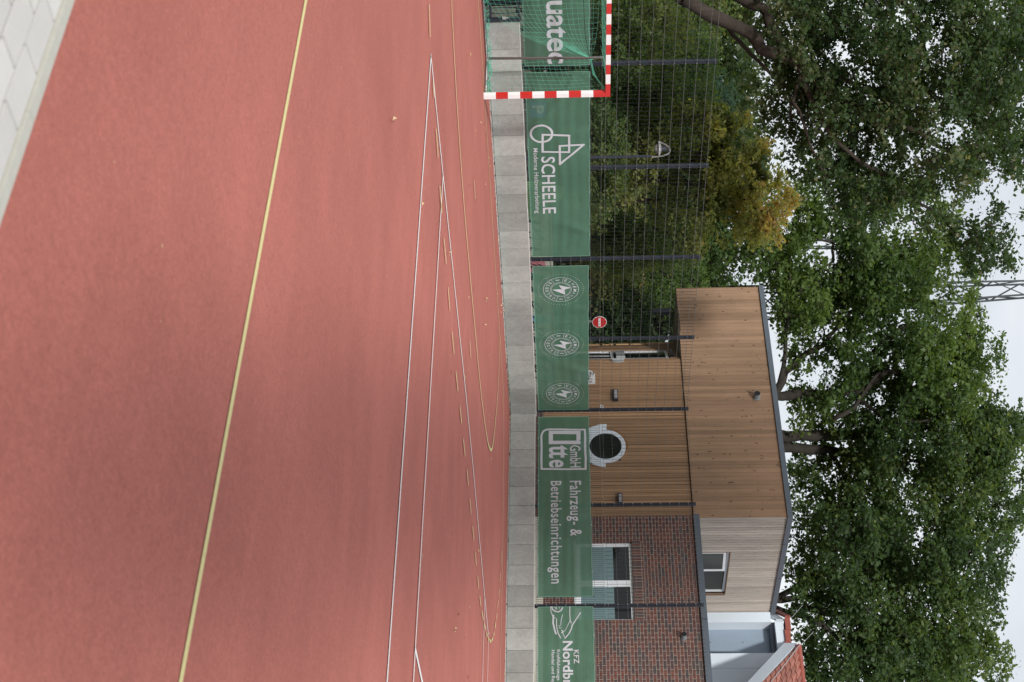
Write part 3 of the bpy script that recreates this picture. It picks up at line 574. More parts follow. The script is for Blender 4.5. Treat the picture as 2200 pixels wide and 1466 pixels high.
d = MB(); d.tube([onw(sd0+.1, 1.9, .07), onw(sd0+.1, 2.5, .07)], .02, 6); d.build('handle', M['clip'], door)
d = MB(); q = onw(-.02, (zm0+zm1)/2-.05, 0)
d.v = []; 
for i in range(13):
    a = math.pi*i/12-math.pi/2; 
pts = [np.array([XG-.12-.0, q[1]-.02-.06*math.cos(math.pi*i/12-math.pi/2), zm0-.12+.3*(.5+.5*math.sin(math.pi*i/12-math.pi/2))*1.2]) for i in range(13)]
d.face(pts); d.face([p+np.array([.11, 0, 0]) for p in pts][::-1])
for i in range(12): d.face([pts[i], pts[i]+np.array([.11, 0, 0]), pts[i+1]+np.array([.11, 0, 0]), pts[i+1]])
d.build('round_wall_lamp', M['framegrey'], bld)
q = onw(.5, zU(.5, 1443), .06); d = MB(); d.box(q[0]-.07, q[0]+.07, q[1]-.09, q[1]+.09, q[2]-.05, q[2]+.05); d.tube([q+np.array([0, .1, .02]), q+np.array([-.05, .16, -.05])], .035, 8); d.tube([q+np.array([0, -.1, .02]), q+np.array([-.05, -.16, -.05])], .035, 8); d.build('security_light', M['black'], bld)
q = ray(671, 1404, 46.5); tag((lambda mb: (mb.box(q[0]-.08, q[0]+.08, q[1]-.08, q[1]+.08, 0, ZS-.05), mb.box(q[0]-.12, q[0]+.12, q[1]-.12, q[1]+.12, 0, .03), mb.build('steel_column', M['anthracite'], bld))[2])(MB()), 'slim dark steel column under the overhang')
# round window with torn white sheet and foam
f = thing('tmp', (0, 0, 0), 'x', 'x'); bpy.data.objects.remove(f)
def ring(b, r0_, r1_, a0, a1, x0, x1, n=40, jag=0):
    rr = random.Random(5)
    full = abs(abs(a1-a0)-2*math.pi) < 1e-6; js = [1+jag*rr.uniform(-1, 1) for _ in range(n+1)]; js[n] = js[0] if full else js[n]
    P = lambda x, i, r, j=1: (x, ry+r*j*math.cos(a0+(a1-a0)*i/n), rz+r*j*math.sin(a0+(a1-a0)*i/n))
    for i in range(n):
        k = i+1; b.face([P(x0, i, r0_), P(x0, k, r0_), P(x0, k, r1_, js[k]), P(x0, i, r1_, js[i])]); b.face([P(x0, i, r1_, js[i]), P(x0, k, r1_, js[k]), P(x1, k, r1_, js[k]), P(x1, i, r1_, js[i])]); b.face([P(x0, k, r0_), P(x0, i, r0_), P(x1, i, r0_), P(x1, k, r0_)])
    if not full:
        for i in (0, n): b.face([P(x0, i, r0_), P(x0, i, r1_, js[i]), P(x1, i, r1_, js[i]), P(x1, i, r0_)])
b = MB(); ring(b, rr_, .545, 0, 2*math.pi, XG-.075, XG-.02, 48); rwn = b.build('round_window', M['white_sheet'], bld)
b = MB(); b.face([(XG-.045, ry+(rr_+.01)*math.cos(2*math.pi*i/48), rz+(rr_+.01)*math.sin(2*math.pi*i/48)) for i in range(48)]); b.build('round_glass', M['glassgreen'], rwn)
b = MB(); ring(b, .5455, .68, math.radians(-1), math.radians(-179), XG-.070, XG-.030, 40, .008); ring(b, .5455, .74, math.radians(4), math.radians(-60), XG-.066, XG-.034, 16, .012); b.build('torn_sheet', M['white_sheet'], rwn)
b = MB(); ring(b, .546, .60, math.radians(8), math.radians(100), XG-.06, XG-.03, 26, .03); b.build('foam_edge', M['foam'], rwn)
# wall lights, signs
def light(U0, U1, V0, V1):
    p, q = at(U0, V0, 'x', XG-.15), at(U1, V1, 'x', XG-.15); y0, y1 = sorted((p[1], q[1])); z0, z1 = p[2], q[2]
    b = MB(); b.box(XG-.03, XG-.023, y0, y1, z0, z1); b.box(XG-.15, XG-.03, y0, y1, z0-.03, z0); b.box(XG-.15, XG-.03, y0, y1, z1, z1+.012); b.box(XG-.15, XG-.03, y0-.02, y0, z0-.03, z1+.012); b.box(XG-.15, XG-.03, y1, y1+.02, z0-.03, z1+.012)
    o = b.build('wall_light', M['anthracite'], bld); b = MB(); b.box(XG-.154, XG-.04, y0+.01, y1-.01, z0+.005, z1-.005); b.build('lens', M['lampwhite'], o)
light(837, 856, 1319, 1327); light(1060.5, 1079, 1329, 1336.5)
def plate(name, U0, U1, V0, V1, m, marks, lab=None):
    p, q = at(U0, V0, 'x', XG-.04), at(U1, V1, 'x', XG-.04); y0, y1 = sorted((p[1], q[1])); z0, z1 = sorted((p[2], q[2])); b = MB(); k = .25*(z1-z0)
    pr = [(XG-.04, y0, z0), (XG-.04, y1, z0), (XG-.04, y1, z1-k), (XG-.04, y1-k, z1), (XG-.04, y0, z1)]; b.face(pr); b.face([(XG-.025, a[1], a[2]) for a in pr][::-1])
    for i in range(5): a, c = pr[i], pr[(i+1) % 5]; b.face([a, (XG-.025, a[1], a[2]), (XG-.025, c[1], c[2]), c])
    o = b.build(name, m, bld); b = MB(); W, H = y1-y0, z1-z0
    for kind, cy, cz, s_ in marks:
        c = (y1-cy*W, z0+cz*H)
        if kind == 'o':
            for i in range(12):
                t0, t1 = i*math.pi/6, (i+1)*math.pi/6; b.face([(XG-.042, c[0]+r_*math.cos(t_), c[1]+r_*math.sin(t_)) for r_, t_ in ((s_*.6, t0), (s_, t0), (s_, t1), (s_*.6, t1))])
        else: b.face([(XG-.042, c[0]-s_/2, c[1]-.012), (XG-.042, c[0]+s_/2, c[1]-.012), (XG-.042, c[0]+s_/2, c[1]+.012), (XG-.042, c[0]-s_/2, c[1]+.012)])
    b.build('sign_marks', M['black'], o)
plate('white_sign', 796, 825, 1240, 1279, M['signwhite'], [('o', .25, .85, .05), ('-', .3, .72, .2), ('-', .3, .62, .14), ('o', .62, .78, .03), ('-', .62, .66, .1), ('-', .85, .8, .05), ('-', .85, .7, .08), ('-', .5, .5, .5), ('-', .5, .4, .5), ('-', .5, .3, .4)])
plate('small_sign', 870, 879, 1289, 1296.5, M['signwhite'], [('-', .5, .6, .06), ('o', .4, .35, .02)])
def vent(x, U, V, sc_=1.0):
    p = at(U, V, 'x', x-.08); b = MB(); r_ = .085*sc_
    b.tube([(x+.02, p[1], p[2]), (x-.20, p[1]+.0, p[2])], r_, 16, cap=False); b.tube([(x-.0, p[1], p[2]), (x-.03, p[1], p[2])], r_*1.25, 16); o = b.build('vent_pipe', M['clip'] if False else M['greyvent'], bld, True)
    b = MB(); b.tube([(x-.195, p[1], p[2]), (x-.19, p[1], p[2])], r_*.97, 14); b.build('pipe_mouth', M['black'], o)
M['greyvent'] = mat('grey_vent_plastic', (.20, .22, .23), .5)
vent(XB-.03, 851, 1626)
# brick wing
b = MB(); XK = XG-.035
wy0, wy1 = yat(1332, 1310, XK), yat(1163.5, 1310, XK); wzt = at(1250, 1360.5, 'x', XK)[2]; wzb = at(1290, 1238, 'x', XK)[2]
for (y0, y1, z0, z1) in ((YF, wy0, .62, ZP), (wy1, YBR, .62, ZP), (wy0, wy1, .62, wzb), (wy0, wy1, wzt+.26, ZP)): b.box(XK, XK+.3, y0, y1, z0, z1)
b.build('brick_wall', M['brick'], bld)
b = MB(); b.box(XK-.002, XK+.3, wy0, wy1, wzt+.001, wzt+.259); b.build('soldier_course', M['soldier'], bld)
b = MB(); b.box(XK-.02, XK+.3, YF, YBR, .0, .618); b.build('cream_plinth', M['plinth'], bld)
b = MB(); b.box(XK-.07, XK+.40, YF, YBR+.0, ZP+.001, ZP+.03); b.box(XK-.075, XK-.05, YF, YBR, ZP-.02, ZP+.135); b.build('parapet_trim', M['trim'], bld)
b = MB()
b.box(XK-.078, XK-.0755, wy0-.05, wy0-.03, ZP-.022, ZP+.138); b.build('parapet_joint', M['anthracite'], bld)
b = MB(); b.box(XK+.41, XD, YF, CY-.03, ZP-.10, ZP+.0); b.build('flat_roof', M['trim'], bld)
vent(XK, 1367.5, 1469, .75)
# brick wing window
W = MB(); fr_ = .065; ym = (yat(1243, 1310, XK)+yat(1257, 1310, XK))/2; x0, x1 = XK+.09, XK+.15
for (y0, y1, z0, z1) in ((wy0, wy0+fr_, wzb, wzt), (wy1-fr_*1.6, wy1, wzb, wzt), (wy0+fr_, wy1-fr_*1.6, wzt-.075, wzt), (wy0+fr_, wy1-fr_*1.6, wzb, wzb+.12), (ym-.09, ym+.09, wzb+.12, wzt-.075)): W.box(x0, x1, y0, y1, z0, z1)
wn = W.build('window', M['frame'], bld); zf = at(1250, 1318.5, 'x', XK+.1)[2]
for nm, a0, a1 in (('left', ym+.09, wy1-fr_*1.6), ('right', wy0+fr_, ym-.09)):
    b = MB(); b.box(x0+.02, x0+.03, a0, a1, zf, wzt-.075); b.build('pane', M['glassdark'], wn)
    b = MB(); b.box(x0+.019, x0+.031, a0, a1, wzb+.12, zf-.001); b.build('frosted_pane', M['film'], wn)
b = MB(); b.box(XK-.03, XK+.09, wy0-.04, wy1+.04, wzb-.045, wzb-.002); b.build('sill', M['frame'], wn)
# upper window in the grey face
W = MB(); yy0, yy1 = CY+.05, CY+.11; t_ = .07; xm = at(1221.5, 1540, 'y', CY+.05)[0]
for (a0, a1, z0, z1) in ((wx0, wx0+t_, wz0, wz1), (wx1-t_, wx1, wz0, wz1), (wx0+t_, wx1-t_, wz1-t_, wz1), (xm-.05, xm+.05, wz0, wz1-t_)): W.box(a0, a1, yy0, yy1, z0, z1)
un = W.build('upper_window', M['frame'], bld)
b = MB(); b.box(xm+.05, wx1-t_, yy0+.03, yy0+.04, wz0, wz1-t_); b.build('pane', M['glassbrown'], un)
b = MB()                     # sash tilted open into the room at its top? it swings outward at the mullion side
hx = wx0+t_; L_s = xm-.05-hx; an = math.radians(9)
def sp(s_, z, o): return np.array([hx+s_*math.cos(an)+o*math.sin(an), yy0-.012-s_*math.sin(an)*.9+o*math.cos(an), z])
for (a0, a1, z0, z1) in ((0, .06, wz0, wz1-t_-.02), (L_s-.06, L_s, wz0, wz1-t_-.02), (.06, L_s-.06, wz1-t_-.09, wz1-t_-.02)): b.slab([sp(a0, z0, 0), sp(a1, z0, 0), sp(a1, z1, 0), sp(a0, z1, 0)], np.array([math.sin(an), math.cos(an), 0])*.05)
sash = b.build('open_sash', M['frame'], un)
b = MB(); b.slab([sp(.06, wz0, .02), sp(L_s-.06, wz0, .02), sp(L_s-.06, wz1-t_-.09, .02), sp(.06, wz1-t_-.09, .02)], np.array([math.sin(an), math.cos(an), 0])*.008); b.build('sash_glass', M['glassbrown'], sash)
b = MB(); b.box(wx0+t_, xm-.05, yy1+.02, yy1+.03, wz0, wz1-t_); b.build('dark_room', M['glassdark'], un)
b = MB(); b.box(wx1+.001, wx1+.02, CY-.03, CY+.12, wz0, wz1); b.box(wx0-.02, wx0-.001, CY-.03, CY+.12, wz0, wz1); b.box(wx0-.02, wx1+.02, CY-.035, CY+.12, wz1+.001, wz1+.02); b.build('reveal', M['brown_wood'], un)
b = MB(); b.tube([(XB-.03, CY-.03, ZR), (XB-.03, CY-.05, ZR+.5)], .004, 5); b.build('lightning_rod', M['clip'], bld)
# ------------------------------------------------------------------ white building with red roof behind
ZW = 47.0; hb = thing('white_building', ray(1400, 1150, ZW)*np.array([1, 1, 0]), 'white panelled building with a recessed blue grey bay and red roof tiles', 'building')
# local frame: facade roughly parallel to the fence plane x = const, tracked by sightings
XW = ray(1400, 1600, 44.)[0]
def wf(U, V, dx=0): p = at(U, V, 'x', XW+dx); return p[1], p[2]
def wbox(b, U0, U1, V0, V1, d0, d1, m=0):
    y1, _ = wf(U0, (V0+V1)/2, d0); y0, _ = wf(U1, (V0+V1)/2, d0); _, z0 = wf((U0+U1)/2, V0, d0); _, z1 = wf((U0+U1)/2, V1, d0); b.box(XW+d0, XW+d1, y0, y1, z0, z1, m)
    return y0, y1, z0, z1
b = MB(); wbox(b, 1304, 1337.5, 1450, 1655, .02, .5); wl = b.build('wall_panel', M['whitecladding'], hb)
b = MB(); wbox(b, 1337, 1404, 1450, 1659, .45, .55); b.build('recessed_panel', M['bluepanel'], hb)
b = MB(); wbox(b, 1337.5, 1403.5, 1656, 1668, .20, .445); b.build('bay_lintel', M['trim'], hb)
b = MB()
for U in (1347, 1380):
    for V in (1527, 1596): y_, z_ = wf(U, V, .44); b.tube([(XW+.45, y_, z_), (XW+.43, y_, z_)], .02, 8)
b.build('panel_screws', M['greyvent'], hb)
b = MB(); 
for (U0, U1) in ((1404, 1436), (1436.6, 1500), (1500.5, 1700)): wbox(b, U0, U1, 1450, 1668 if U0 < 1405 else 1667, .0, .5)
b.build('wall_panel', M['whitecladding'], hb)
b = MB(); wbox(b, 1334, 1404, 1668, 1686, -.05, .5); 
# slanting verge at the left of the beam, running back
ya, za = wf(1335, 1668, -.05); _, zb = wf(1335, 1686, -.05)
p1 = at(1314, 1622, 'x', XW+1.6); p2 = at(1314, 1655, 'x', XW+1.6)
b.hexa([(XW-.05, ya, za), (XW+1.6, p1[1], p1[2]), (XW+1.6, p1[1]+.06, p1[2]), (XW-.05, ya+.06, za), (XW-.05, ya, zb), (XW+1.6, p2[1], p2[2]), (XW+1.6, p2[1]+.06, p2[2]), (XW-.05, ya+.06, zb)])
b.build('verge_beam', M['whitecladding'], hb)
b = MB()                     # red tile cap over the beam
y0, y1, z0, z1 = None, None, None, None
n = 3
for i in range(n): 
    wbox(b, 1328+i*25, 1328+(i+1)*25-.7, 1687, 1698.5, -.12, .3)
q1 = at(1313, 1660, 'x', XW+1.6); yb_, zb0 = wf(1328, 1687, -.1); _, zb1 = wf(1328, 1698.5, -.1)
b.hexa([(XW-.1, yb_, zb0), (XW+1.6, q1[1], q1[2]-.1), (XW+1.6, q1[1]+.1, q1[2]-.1), (XW-.1, yb_+.08, zb0), (XW-.1, yb_, zb1), (XW+1.6, q1[1], q1[2]+.06), (XW+1.6, q1[1]+.1, q1[2]+.06), (XW-.1, yb_+.08, zb1)])
b.build('tile_cap', M['tilecap'], hb)
# pitched tiled roof: ridge runs along y, verge on the left comes down towards the eave on the camera side
XRd = XW-.3; yr, zr = at(1387, 1713, 'x', XRd)[1:3]
ev = at(1480, 1622, 'x', XRd-1.9*1.0); 
ey, ez = ev[1], ev[2]
rd = np.array([XRd, yr, zr]); vg = np.array([XRd-1.9, ey, ez]); dr = vg-rd          # verge line
rl = np.array([0, -6.0, 0])                                                       # ridge direction
slope_n = np.cross(rl, dr); slope_n /= np.linalg.norm(slope_n); slope_n = slope_n if slope_n[2] > 0 else -slope_n
b = MB(); rows, cols = 9, 26; Ls = np.linalg.norm(dr)
for i in range(rows):
    for j in range(cols):
        p0 = rd+dr*(i/rows)+rl*(j/cols); du = rl/cols; dd = dr/rows*1.12; lift = slope_n*.035
        prof = [(0, .0), (.18, .028), (.42, .045), (.66, .025), (.82, -.005), (1.0, .0)]; tn = R.random()
        for k in range(5):
            (a, ha), (c, hc) = prof[k], prof[k+1]
            b.face([p0+du*a+slope_n*(ha+.0)-dr/rows*.02, p0+du*c+slope_n*(hc+.0)-dr/rows*.02, p0+du*c+dd+slope_n*hc+lift, p0+du*a+dd+slope_n*ha+lift], 0, tn)
            b.face([p0+du*a+dd+slope_n*(ha-.02)+lift, p0+du*a+dd+slope_n*ha+lift, p0+du*c+dd+slope_n*hc+lift, p0+du*c+dd+slope_n*(hc-.02)+lift], 0, tn)
b.build('tiled_roof', M['tile'], hb)
b = MB(); b.slab([rd-slope_n*.03, rd+rl-slope_n*.03, rd+rl+dr*1.0-slope_n*.03, rd+dr-slope_n*.03], -slope_n*.04); b.build('roof_deck', M['tilecap'], hb)
b = MB()
for j in range(16): a = rd+rl*(j/16)+np.array([.02, 0, .03]); b.tube([a, a+rl/16*1.03], [.10, .085], 8)
b.build('ridge_tiles', M['tilecap'], hb)
b = MB()                     # white verge board following the gable edge
o = np.array([0, .02, 0]); wdn = np.array([0, 0, -.36])
b.hexa([rd+o+wdn+np.array([.1, .12, .0]), rd+dr+o+wdn, rd+dr+wdn+np.array([0, -.06, 0]), rd+wdn+np.array([.1, .06, 0]), rd+o+np.array([.1, .12, .03]), rd+dr+o+np.array([0, 0, .03]), rd+dr+np.array([0, -.06, .03]), rd+np.array([.1, .06, .03])])
b.build('verge_board', M['whitecladding'], hb)
b = MB(); b.tube([rd+dr*.02+slope_n*.1, rd+dr*.35+rl*.02+slope_n*.09, rd+dr*.98+rl*.05+slope_n*.09], .012, 5); b.tube([rd+np.array([0, 0, .1]), ray(1357, 1748, 44)], .005, 5)
q = ray(1328, 1697, 44.4); b.tube([q, ray(1325, 1703, 44.4), ray(1300, 1725, 44.6)], .005, 5); b.build('lightning_wire', M['clip'], hb)
b = MB(); b.box(XW+.6, XW+9, -12, wf(1340, 1600, .6)[0], 0, wf(1380, 1684, .6)[1]); b.build('house_body', M['whitecladding'], hb)
# ------------------------------------------------------------------ things behind the left fence
ZL = 33.5; q = ray(338, 1300, ZL); lp = thing('street_lamp', (q[0], q[1], 0), 'hanging street lamp on a hooped dark pole in front of the autumn tree', 'street lamp')
zt = ray(338, 1400, ZL)[2]; b = MB(); b.tube([(q[0], q[1], 0), (q[0], q[1], zt)], [.045, .032], 8); b.build('pole', M['anthracite'], lp)
b = MB(); b.tube([ray(338-0, 1400, ZL), ray(336.5, 1412, ZL), ray(335, 1425, ZL), ray(331, 1435, ZL), ray(325, 1439.5, ZL), ray(318, 1438, ZL), ray(311, 1430, ZL), ray(307, 1420, ZL), ray(305, 1416, ZL)], .02, 6); b.build('hoop', M['greytube'], lp)
b = MB(); ce = ray(320, 1415, ZL)
def disc(b, c, prof, n=20, m=0):
    for i in range(len(prof)-1):
        (r0_, z0), (r1_, z1) = prof[i], prof[i+1]
        for k in range(n):
            t0, t1 = 2*math.pi*k/n, 2*math.pi*(k+1)/n
            b.face([c+np.array([r0_*math.cos(t0), r0_*math.sin(t0), z0]), c+np.array([r0_*math.cos(t1), r0_*math.sin(t1), z0]), c+np.array([r1_*math.cos(t1), r1_*math.sin(t1), z1]), c+np.array([r1_*math.cos(t0), r1_*math.sin(t0), z1])], m)
disc(b, ce, [(.172, -.008), (.165, .023), (.06, .06)]); b.build('lamp_shade', M['lampwhite'], lp)
b = MB(); disc(b, ce, [(.065, .062), (.062, .138), (.04, .175), (.0, .183)]); b.tube([ray(322, 1431, ZL), ray(323, 1439, ZL)], .015, 6); b.build('lamp_body', M['anthracite'], lp)
b = MB(); disc(b, ce, [(.115, -.009), (.10, -.053), (.053, -.092), (0, -.10)]); b.build('lens', M['lampwhite'], lp)
q = ray(692.5, 1288, 41.5); sg = thing('road_sign', (q[0], q[1], 0), 'round red no entry sign with a white bar near the building entrance', 'road sign')
tr_ = math.radians(38); fa = -fw*math.cos(tr_)+rt*math.sin(tr_); fa[2] = 0; fa /= np.linalg.norm(fa); sx_ = np.cross([0, 0, 1.], fa)
def plane_disc(b, c, r, o, n=28): b.face([c+sx_*r*math.cos(2*math.pi*i/n)+np.array([0, 0, r*math.sin(2*math.pi*i/n)])+fa*o for i in range(n)])
b = MB(); plane_disc(b, q, .20, 0); plane_disc(b, q, .20, -.01); sb = b.build('sign_rim', M['signwhite'], sg); 
b = MB(); plane_disc(b, q, .187, .002); b.build('sign_face', M['signred'], sg)
b = MB(); b.face([q+sx_*x_+np.array([0, 0, z_])+fa*.004 for x_, z_ in ((-.15, -.03), (.15, -.03), (.15, .03), (-.15, .03))]); b.build('white_bar', M['signwhite'], sg)
b = MB(); b.tube([(q-fa*.04)*np.array([1, 1, 0]), q-fa*.04+np.array([0, 0, .2])], .03, 8); b.build('sign_pole', M['greytube'], sg)
q = ray(236, 1156, 31); pk = thing('parking_sign', (q[0], q[1], 0), 'small blue parking sign seen dimly through the banner cloth', 'road sign')
fa = -fw*np.array([1, 1, 0]); sx_ = np.array([rt[0], rt[1], 0])
b = MB(); b.slab([q+sx_*x_+np.array([0, 0, z_]) for x_, z_ in ((-.17, -.17), (.17, -.17), (.17, .17), (-.17, .17))], -fa*.02); b.build('sign_plate', M['signblue'], pk)
V_, Fc_ = text_mesh('P', .02); b = MB(); b.v = [tuple(q+sx_*(v[0]-.5)*.16+np.array([0, 0, (v[1]-.5)*.24])+fa*.01) for v in V_]; b.f = Fc_; b.m = [0]*len(Fc_); b.a = [0]*len(Fc_); b.build('sign_letter', M['signwhite'], pk)
b = MB(); b.tube([(q-fa*.05)*np.array([1, 1, 0]), q-fa*.05], .025, 8); b.build('sign_pole', M['greytube'], pk)
# graffiti wall seen in the slit under the banners
YG = 2.2; ga, gb = at(462, 1150, 'y', YG)[0], at(846, 1160, 'y', YG)[0]; gz = at(565, 1184, 'y', YG)[2]
gw = thing('graffiti_wall', ((ga+gb)/2, YG, 0), 'low cream wall covered in black spray lettering behind the fence', 'wall')
b = MB(); b.box(ga, gb, YG, YG+.2, 0, gz); b.box(ga-.01, gb+.01, YG-.02, YG+.22, gz+.001, gz+.04); b.build('wall', M['plinth'], gw)
b = MB(); rr = random.Random(21); x_ = ga+.1
def ribbon(b, pts, wd, y):
    P = [np.array(p, float) for p in pts]
    for i in range(len(P)-1):
        t_ = P[i+1]-P[i]; t_ /= np.linalg.norm(t_)+1e-9; n_ = np.array([-t_[1], t_[0]])*wd/2; b.face([(q_[0], y, q_[1]) for q_ in (P[i]-n_, P[i+1]-n_, P[i+1]+n_, P[i]+n_)])
k = 0
while x_ < gb-.6:
    wL = rr.uniform(.12, .5); 
    for j in range(2):
        c = np.array([x_+wL/2, rr.uniform(.25, gz-.15)]); ph = rr.uniform(0, 6); rx, rz_ = wL*rr.uniform(.3, .6), rr.uniform(.08, .25)
        ribbon(b, [(c[0]+rx*math.cos(ph+u_*.35), c[1]+rz_*math.sin(ph*1.3+u_*.45)) for u_ in range(rr.randint(6, 14))], rr.uniform(.02, .05), YG-.003-.0004*(k % 4)); k += 1
    x_ += wL*.8
b.build('black_lettering', M['graffiti'], gw)
for nm, m_, U0, U1 in (('pink_patch', 'pink', 558, 584), ('blue_patch', 'skyblue', 676, 697), ('green_patch', 'greenspray', 588, 602)):
    xa, xb = at(U0, 1150, 'y', YG)[0], at(U1, 1150, 'y', YG)[0]; n = 9; P = []
    for i in range(14): a_ = 2*math.pi*i/14; P.append(((xa+xb)/2+(xb-xa)/2*math.cos(a_)*rr.uniform(.8, 1.15), YG-.0015, gz*.5+gz*.42*math.sin(a_)*rr.uniform(.75, 1.1)))
    b = MB(); b.face(P); b.build(nm, M[m_], gw)
p = ray(425, 1140, 30.5); b = MB(); sx_ = np.array([rt[0], rt[1], 0]); fz = np.array([0, 0, 1.])
sh = [(-.32, .0), (.42, .0), (.40, .25), (.28, .50), (.0, .95), (-.2, 1.02), (-.34, .6)]
c0 = np.array([p[0], p[1], 0]); fr = [c0+sx_*a+fz*(c+.25) for a, c in sh]; bk = [q_+np.array([fw[0], fw[1], 0])*.5+fz*.05 for q_ in fr]
b.face(fr); b.face(bk[::-1])
for i in range(len(fr)): j = (i+1) % len(fr); b.face([fr[i], bk[i], bk[j], fr[j]])
b.tube([c0, c0+fz*.3], .03, 6); b.tube([c0+sx_*.3, c0+sx_*.3+fz*.3], .03, 6)
tag(b.build('green_tarp', M['tarp']), 'light green folded fabric cover standing behind the fence', 'fabric cover')  # light green tarpaulin lump
# lattice masts
def mast(U0, V0, U1, V1, z, w0, w1, label, n=14):
    c0, c1 = ray(U0, V0, z), ray(U1, V1, z); c0 = c0+(c0-c1)*0; dn = (c1-c0); k = c0[2]/dn[2]; c0 = c0-dn*k; 
    t = thing('lattice_mast', c0, label, 'mast', 'lattice masts behind the oaks'); rot = math.radians(28); ex = np.array([math.cos(rot), math.sin(rot), 0]); ey = np.array([-math.sin(rot), math.cos(rot), 0]); wb = w0+(w0-w1)*k
    def cr(i, f): w_ = wb+(w1-wb)*f; sx, sy = ((-1, -1), (1, -1), (1, 1), (-1, 1))[i % 4]; return c0+(c1-c0)*f+ex*sx*w_/2+ey*sy*w_/2
    for i in range(4): b = MB(); b.tube([cr(i, 0), cr(i, 1)], .055, 4); b.build('mast_leg', M['mast'], t)
    b = MB(); H = np.linalg.norm(c1-c0); m_ = int(H/1.2)
    for j in range(m_):
        for i in range(4): b.tube([cr(i, j/m_), cr(i+1, (j+1)/m_)] if j % 2 else [cr(i+1, j/m_), cr(i, (j+1)/m_)], .03, 4)
    b.build('lattice', M['mast'], t)
mast(648, 1700, 619, 2260, 62, 1.1, .52, 'tall steel lattice mast rising above the oaks, topmost part against the sky')
mast(523, 1700, 524, 1860, 75, .42, .42, 'shorter steel lattice mast glimpsed between the oak leaves')
#@@TREES
# ------------------------------------------------------------------ trees and shrubs
LM = {
 'oak': leafmat('oak_leaf', (.028, .058, .026), (.078, .128, .046), (.16, .20, .06)),
 'oakdark': leafmat('dark_oak_leaf', (.028, .058, .026), (.066, .110, .044), (.22, .22, .14)),
 'bright': leafmat('bright_oak_leaf', (.042, .085, .028), (.125, .185, .055), (.14, .20, .045)),
 'autumn': leafmat('autumn_leaf', (.080, .115, .035), (.36, .37, .14), (.52, .33, .15), .55),
 'hedge': leafmat('hedge_leaf', (.048, .085, .034), (.110, .165, .060), (.18, .18, .06)),
 'yew': leafmat('blue_green_leaf', (.030, .065, .048), (.055, .105, .075), (.06, .10, .06)),
 'wood': leafmat('far_leaf', (.028, .050, .020), (.055, .085, .03), (.09, .10, .04)),
}
def leaves(cl, rad, per, size, seed, squash=.75, shade=None, tintfn=None):
    """leaf-sized folded kites scattered round cluster centres -> verts, faces, tints"""
    rg = np.random.default_rng(seed); n = len(cl); N_ = n*per
    ce = np.repeat(cl, per, 0); d = rg.normal(size=(N_, 3)); d /= np.linalg.norm(d, axis=1)[:, None]
    rr = np.repeat(rad if np.ndim(rad) else np.full(n, rad), per)*rg.random(N_)**.45
    ax = rg.normal(size=(n, 3)); ax[:, 2] *= .5; ax /= np.linalg.norm(ax, axis=1)[:, None]; ax = np.repeat(ax, per, 0); off = d*rr[:, None]*np.array([1, 1, squash]); off = off*.82+ax*(off*ax).sum(1)[:, None]*.9; c = ce+off
    a = rg.normal(size=(N_, 3)); a /= np.linalg.norm(a, axis=1)[:, None]; a[:, 2] = a[:, 2]*.6-.15
    nn = d*.6+rg.normal(size=(N_, 3))*.6+np.array([0, 0, .5]); b_ = np.cross(nn, a); b_ /= np.linalg.norm(b_, axis=1)[:, None]+1e-9; a = np.cross(b_, nn); a /= np.linalg.norm(a, axis=1)[:, None]+1e-9
    nn /= np.linalg.norm(nn, axis=1)[:, None]; s = size*rg.uniform(.6, 1.3, N_)[:, None]; wd = s*rg.uniform(.28, .42, N_)[:, None]
    V = np.stack([c-a*s*.5, c+b_*wd-a*s*.05+nn*s*.10, c+a*s*.55, c-b_*wd-a*s*.05+nn*s*.10], 1).reshape(-1, 3)
    from mathutils import noise as mn; bign = np.array([mn.noise(Vector(q)*.28)*1.5+mn.noise(Vector(q)*.9)*.7 for q in cl]); base = np.repeat(np.clip(.5+bign*.75+(rg.random(n)-.5)*.55, 0, 1), per)
    t = np.clip(.62*base+.32*rg.random(N_), 0, .92); odd = rg.random(N_) < .02; t[odd] = 1
    if tintfn is not None: t = tintfn(c, t, rg)
    return V, t
def leafobj(name, V, t, m, parent, org):
    n = len(t); me = bpy.data.meshes.new(name); me.vertices.add(4*n); me.vertices.foreach_set('co', (V-org).astype(np.float32).ravel())
    me.loops.add(4*n); me.loops.foreach_set('vertex_index', np.arange(4*n, dtype=np.int32)); me.polygons.add(n); me.polygons.foreach_set('loop_start', np.arange(n, dtype=np.int32)*4); me.polygons.foreach_set('loop_total', np.full(n, 4, np.int32))
    me.update(calc_edges=True); a = me.attributes.new('tint', 'FLOAT', 'FACE'); a.data.foreach_set('value', t.astype(np.float32)); me.materials.append(m)
    return link(name, me, org, parent)
def blobs(specs, n, rg, nscale=.55, thr=.44, shell=.0):
    """cluster centres in a union of sighted ellipsoids: (U, V, rU, rV, depth, half-depth, weight)"""
    out = []; w_ = np.array([s[2]*s[3]*(s[6] if len(s) > 6 else 1) for s in specs], float); w_ /= w_.sum()
    from mathutils import noise as mn
    tries = 0
    while len(out) < n and tries < n*30:
        tries += 1; s = specs[rg.choice(len(specs), p=w_)]; d = rg.normal(size=3); d /= np.linalg.norm(d); r = rg.random()**(1/3)
        if r < shell*rg.random(): continue
        U, V, z = s[0]+s[2]*d[0]*r, s[1]+s[3]*d[1]*r, s[4]+s[5]*d[2]*r; p = ray(U, V, z)
        if mn.noise(Vector(p)*nscale)*.5+.5 < thr: continue
        if p[2] > .1: out.append(p)
    return np.array(out)
